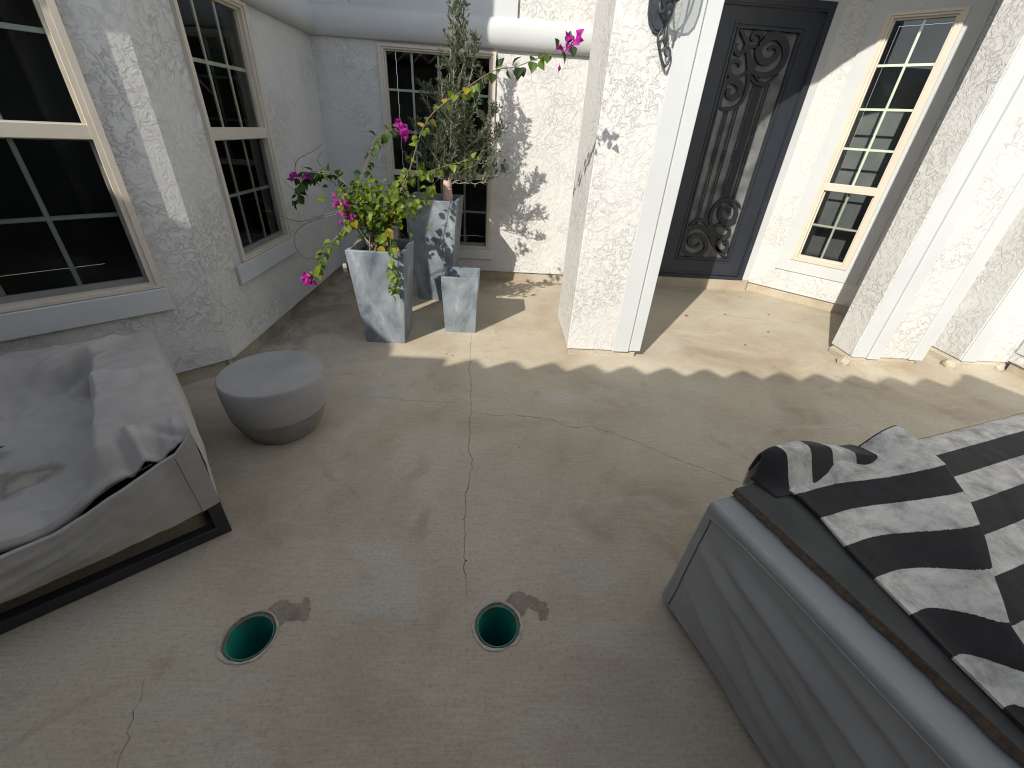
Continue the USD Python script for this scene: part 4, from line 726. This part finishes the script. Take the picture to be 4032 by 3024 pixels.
e1 = sk1[0][10:]; e2 = e1.copy(); e2[:, :2] = KP-EQ*np.linalg.norm(e1[:, :2]-KP, axis=1)[:, None]
cs_ = [e1]
for t_ in np.linspace(0, np.pi/2, 7)[1:-1]:
    r_ = e1.copy(); r_[:, :2] = KP+(e1[:, :2]-KP)*math.cos(t_)+(e2[:, :2]-KP)*math.sin(t_); cs_.append(r_)
cs_.append(e2); corner = np.stack(cs_, 0)
def up_n(m):
    m = trimesh.Trimesh(*m, process=False)
    if m.face_normals[:, 2].mean() < 0: m.invert()
    return m
obj('cover_top', up_n(grid(OP(.1+Pg*.95, .1+Qg*.93, HT-.001))), M_COVER2, tab, smooth=True)
obj('cover_skirt', trimesh.Trimesh(*grid(sk1), process=False), M_COVER2, tab, smooth=True); obj('cover_skirt', trimesh.Trimesh(*grid(sk2), process=False), M_COVER2, tab, smooth=True)
obj('cover_corner', trimesh.Trimesh(*grid(corner), process=False), M_COVER2, tab, smooth=True)
def on_skirt(sk, ax_, a, k):
    # points lying on a skirt grid at distance a along it and height fraction k
    i = np.clip(np.searchsorted(ax_, a), 0, len(ax_)-1); kk_ = np.linspace(0, 1, sk.shape[1])
    return np.array([[np.interp(kv, kk_, sk[j, :, c]) for c in range(3)] for j, kv in zip(i, k)])
SA = np.linspace(.012, QL, 90); sp_ = on_skirt(sk1, qs, SA, np.interp(SA, [0, .05, .15, .3, .6, 1.5], [.205, .185, .165, .16, .165, .17]))
obj('seam', tube(sp_-np.array([EP[0], EP[1], -1])*.002, .0034, 6), M_COVER2, tab, smooth=True)
obj('seam', tube(on_skirt(sk1, qs, np.full(30, .022), np.linspace(.2, .985, 30))-np.array([*EP, 0])*.002, .0016, 5), M_SEAM, tab)
leg = Frame(KP, EQ, -EP)
for s in ((-.012, .05, -.05, .012), ): obj('leg', leg.box(-.006, .06, -.06, -.0, 0, .30), M_STEEL, tab)
obj('base_rail', leg.box(.061, QL, -.055, -.01, 0, .05), M_STEEL, tab)

mat_t = thing('rubber_mat', 'dark rubber mat with brown felt edge between the grey table cover and striped rug', 'mat')
bz = np.linspace(0, 1.45, 60); edge_p = .104+.017*bz
Pm, Qm = np.meshgrid(np.linspace(0, 1, 30), bz, indexing='ij'); PP = edge_p[None, :]+Pm*(1.0-edge_p[None, :]); QQ = Qm-.006+.10*(PP-.104)*.12
Zm = HT+.030+.004*np.sin(PP*14)*sm(PP, .12, .3)+.003*wob(np.stack([PP, QQ], -1), 8., 5)+.006*np.exp(-((PP-.2)/.05)**2)
obj('top_sheet', up_n(grid(OP(PP, QQ, Zm))), M_BOARD, mat_t, smooth=True)
lo_e = OP(PP[0]+.0, QQ[0], Zm[0]-.027); ed = np.stack([OP(PP[0], QQ[0], Zm[0]), OP(PP[0]-.003+.003*wob(bz[:, None], 90., 3), QQ[0], Zm[0]-.004), OP(PP[0]-.009+.004*wob(bz[:, None], 120., 4), QQ[0], Zm[0]-.020), lo_e], 0)
bk = np.stack([OP(PP[:, 0], QQ[:, 0], Zm[:, 0]), OP(PP[:, 0], QQ[:, 0]-.001, Zm[:, 0]-.015)], 0)
obj('felt_edge', cat([trimesh.Trimesh(*grid(ed), process=False), trimesh.Trimesh(*grid(bk), process=False)]), M_FELT, mat_t, smooth=40)

rug = thing('striped_rug', 'black and white striped outdoor rug thrown rumpled over the grey covered table', 'rug')
pL = lambda q: np.interp(q, [-.02, .02, .09, .19, .3, .4, .5, .6, .71, 1.0, 1.4], [.25, .252, .268, .256, .222, .203, .188, .170, .156, .125, .09])
pCr = lambda q: np.interp(q, [0, .08, .18, .305, .416, .504, .588, .64, .75, 1.0, 1.4], [.86, .84, .80, .69, .55, .42, .315, .285, .25, .21, .16])
hCr = lambda q: np.interp(q, [0, .05, .1, .2, .4, .55, .64, .8, 1.1], [.10, .10, .10, .09, .085, .075, .06, .035, .02])
us = np.r_[np.linspace(0, 1, 90), 1+np.linspace(.012, 1, 110)]; qv = np.linspace(-.02, 1.3, 190)
U, Q = np.meshgrid(us, qv, indexing='ij'); a, b = pL(Q), pCr(Q); PEND = 2.15
Pr = np.where(U <= 1, a+(b-a)*U, b+(U-1)*(PEND-b))
Hh = hCr(Q)
rise = np.where(U <= 1, sm(U, .12, 1.02)**1.25, np.exp(-((Pr-b)/.040)**2))
Zr = HT+.046+Hh*rise
S_ = np.where(U <= 1, sm(U, .15, 1.), 1-sm(Pr-b, 0, .07))
valley = np.exp(-(((U-.70)/.13)**2))*np.exp(-((Q-.02)/.075)**2); Zr -= .055*valley*(U <= 1); Zr += .045*np.exp(-(((U-.42)/.12)**2))*np.exp(-((Q+.01)/.06)**2)*(U <= 1)
Zr += (.004*wob(np.stack([Pr, Q], -1), 10., 2)+.010*np.exp(-((Pr-b-.35)/.1)**2)*sm(Q, .3, .6)*(U > 1)-.012*np.exp(-((Pr-b-.16-.2*Q)/.06)**2)*(U > 1))*sm(U, 0, .1)
Zr = np.maximum(Zr, HT+.043)
V = (Q-.10*S_*sm(Q, .0, .12)-.088)/.2+.0
back_drop = (1-sm(Q, -.02, .03))*sm(U, 1.02, 1.25)
Pp = OP(Pr, Q, Zr-.02*back_drop)
uvr = np.stack([Pr, V-.5], -1)
(v, f), uv2 = shell(Pp, -.008 if np.cross(Pp[1, 0]-Pp[0, 0], Pp[0, 1]-Pp[0, 0])[2] < 0 else .008, uvr)
obj('rug_sheet', trimesh.Trimesh(v, f, process=False), M_RUG, rug, smooth=True, uv=uv2)
# rolled-back flap along the rear left edge, its stripes running the other way
fp, fq = np.linspace(.175, .70, 80), np.linspace(0, 1, 44)
FPg, FQg = np.meshgrid(fp, fq, indexing='ij'); q0_ = -.018-.10*sm(FPg, .18, .33); FQg = q0_+(.075-q0_)*FQg; hf = .112*sm(FPg, .158, .275)*(1-.62*sm(FPg, .36, .70))
qc_ = -.012+.055*sm(FPg, .40, .70)
arch = np.where(FQg > qc_, 1-sm(FQg, qc_, .072), np.sqrt(np.clip(1-((qc_-FQg)/.105)**2, 0, 1)))
FZ = HT+.040+hf*arch-.16*sm(-FQg, .045, .13)+.003*wob(np.stack([FPg, FQg], -1), 22., 4)
FPs = FPg+.02*np.sin(FQg*16)
uvf = np.stack([FQg, (FPs-.165)/.215+.5], -1)
(v, f), uv2 = shell(OP(FPs, FQg, FZ), -.008, uvf); obj('folded_flap', trimesh.Trimesh(v, f, process=False), M_RUG, rug, smooth=True, uv=uv2)
hemp = Pp[95:, 0]+np.array([0, 0, .002]); obj('hem', tube(hemp, .0045, 6), M_HEM, rug, smooth=True)

# ------------------------------------------------------------------ fallen petals and leaf crumbs
pt = obj('fallen_bract', big_leaf(np.array([2.02, 4.15, .006]), np.array([1., .3, 0]), np.array([0, 0, 1.]), .04, .017, -.1), M_BRACT); tag(pt, 'single magenta bract lying on the floor in front of the door', 'petal')
DR = [((2.986, 4.89), 'dry brown leaf on the sunlit floor nearest the front door step'), ((2.497, 4.265), 'small dry leaf on the floor right of the magenta bract'), ((3.017, 4.319), 'dry leaf on the sunlit floor below the narrow window'), ((2.766, 3.822), 'dry leaf on the open sunlit floor nearest the first right-hand pier'), ((2.352, 3.482), 'dry leaf on the sunlit floor close to the scalloped shade line')]
lit = []; rl = np.random.default_rng(9)
for k in range(170):
    m = k % 3
    if m == 0: x, y = -1.80+abs(rl.normal(0, .09))+.01, rl.uniform(2.6, 5.0)
    elif m == 1: x, y = rl.uniform(-1.75, .6), 5.03-abs(rl.normal(0, .10))
    else: x, y = rl.normal(-.7, .75), rl.normal(3.6, .75)
    if x < -1.79 or y > 5.04 or (x > .55 and y > 3.0): continue
    d = np.array([rl.normal(), rl.normal(), 0]); l = rl.uniform(.006, .016); lit.append(big_leaf(np.array([x, y, .004]), d, np.array([0, 0, 1.]), l, l*.4, -.25))
tag(obj('leaf_litter', cat(lit), M_TWIG), 'scattered dry leaf crumbs on the floor along the walls and round the planters', 'leaf litter', kind='stuff')
for (x, y), lab in DR:
    d = np.array([random.uniform(-1, 1), random.uniform(-1, 1), 0]); tag(obj('dry_leaf', big_leaf(np.array([x, y, .005]), d, np.array([0, 0, 1.]), .032, .012, -.2), M_TWIG), lab, 'leaf')
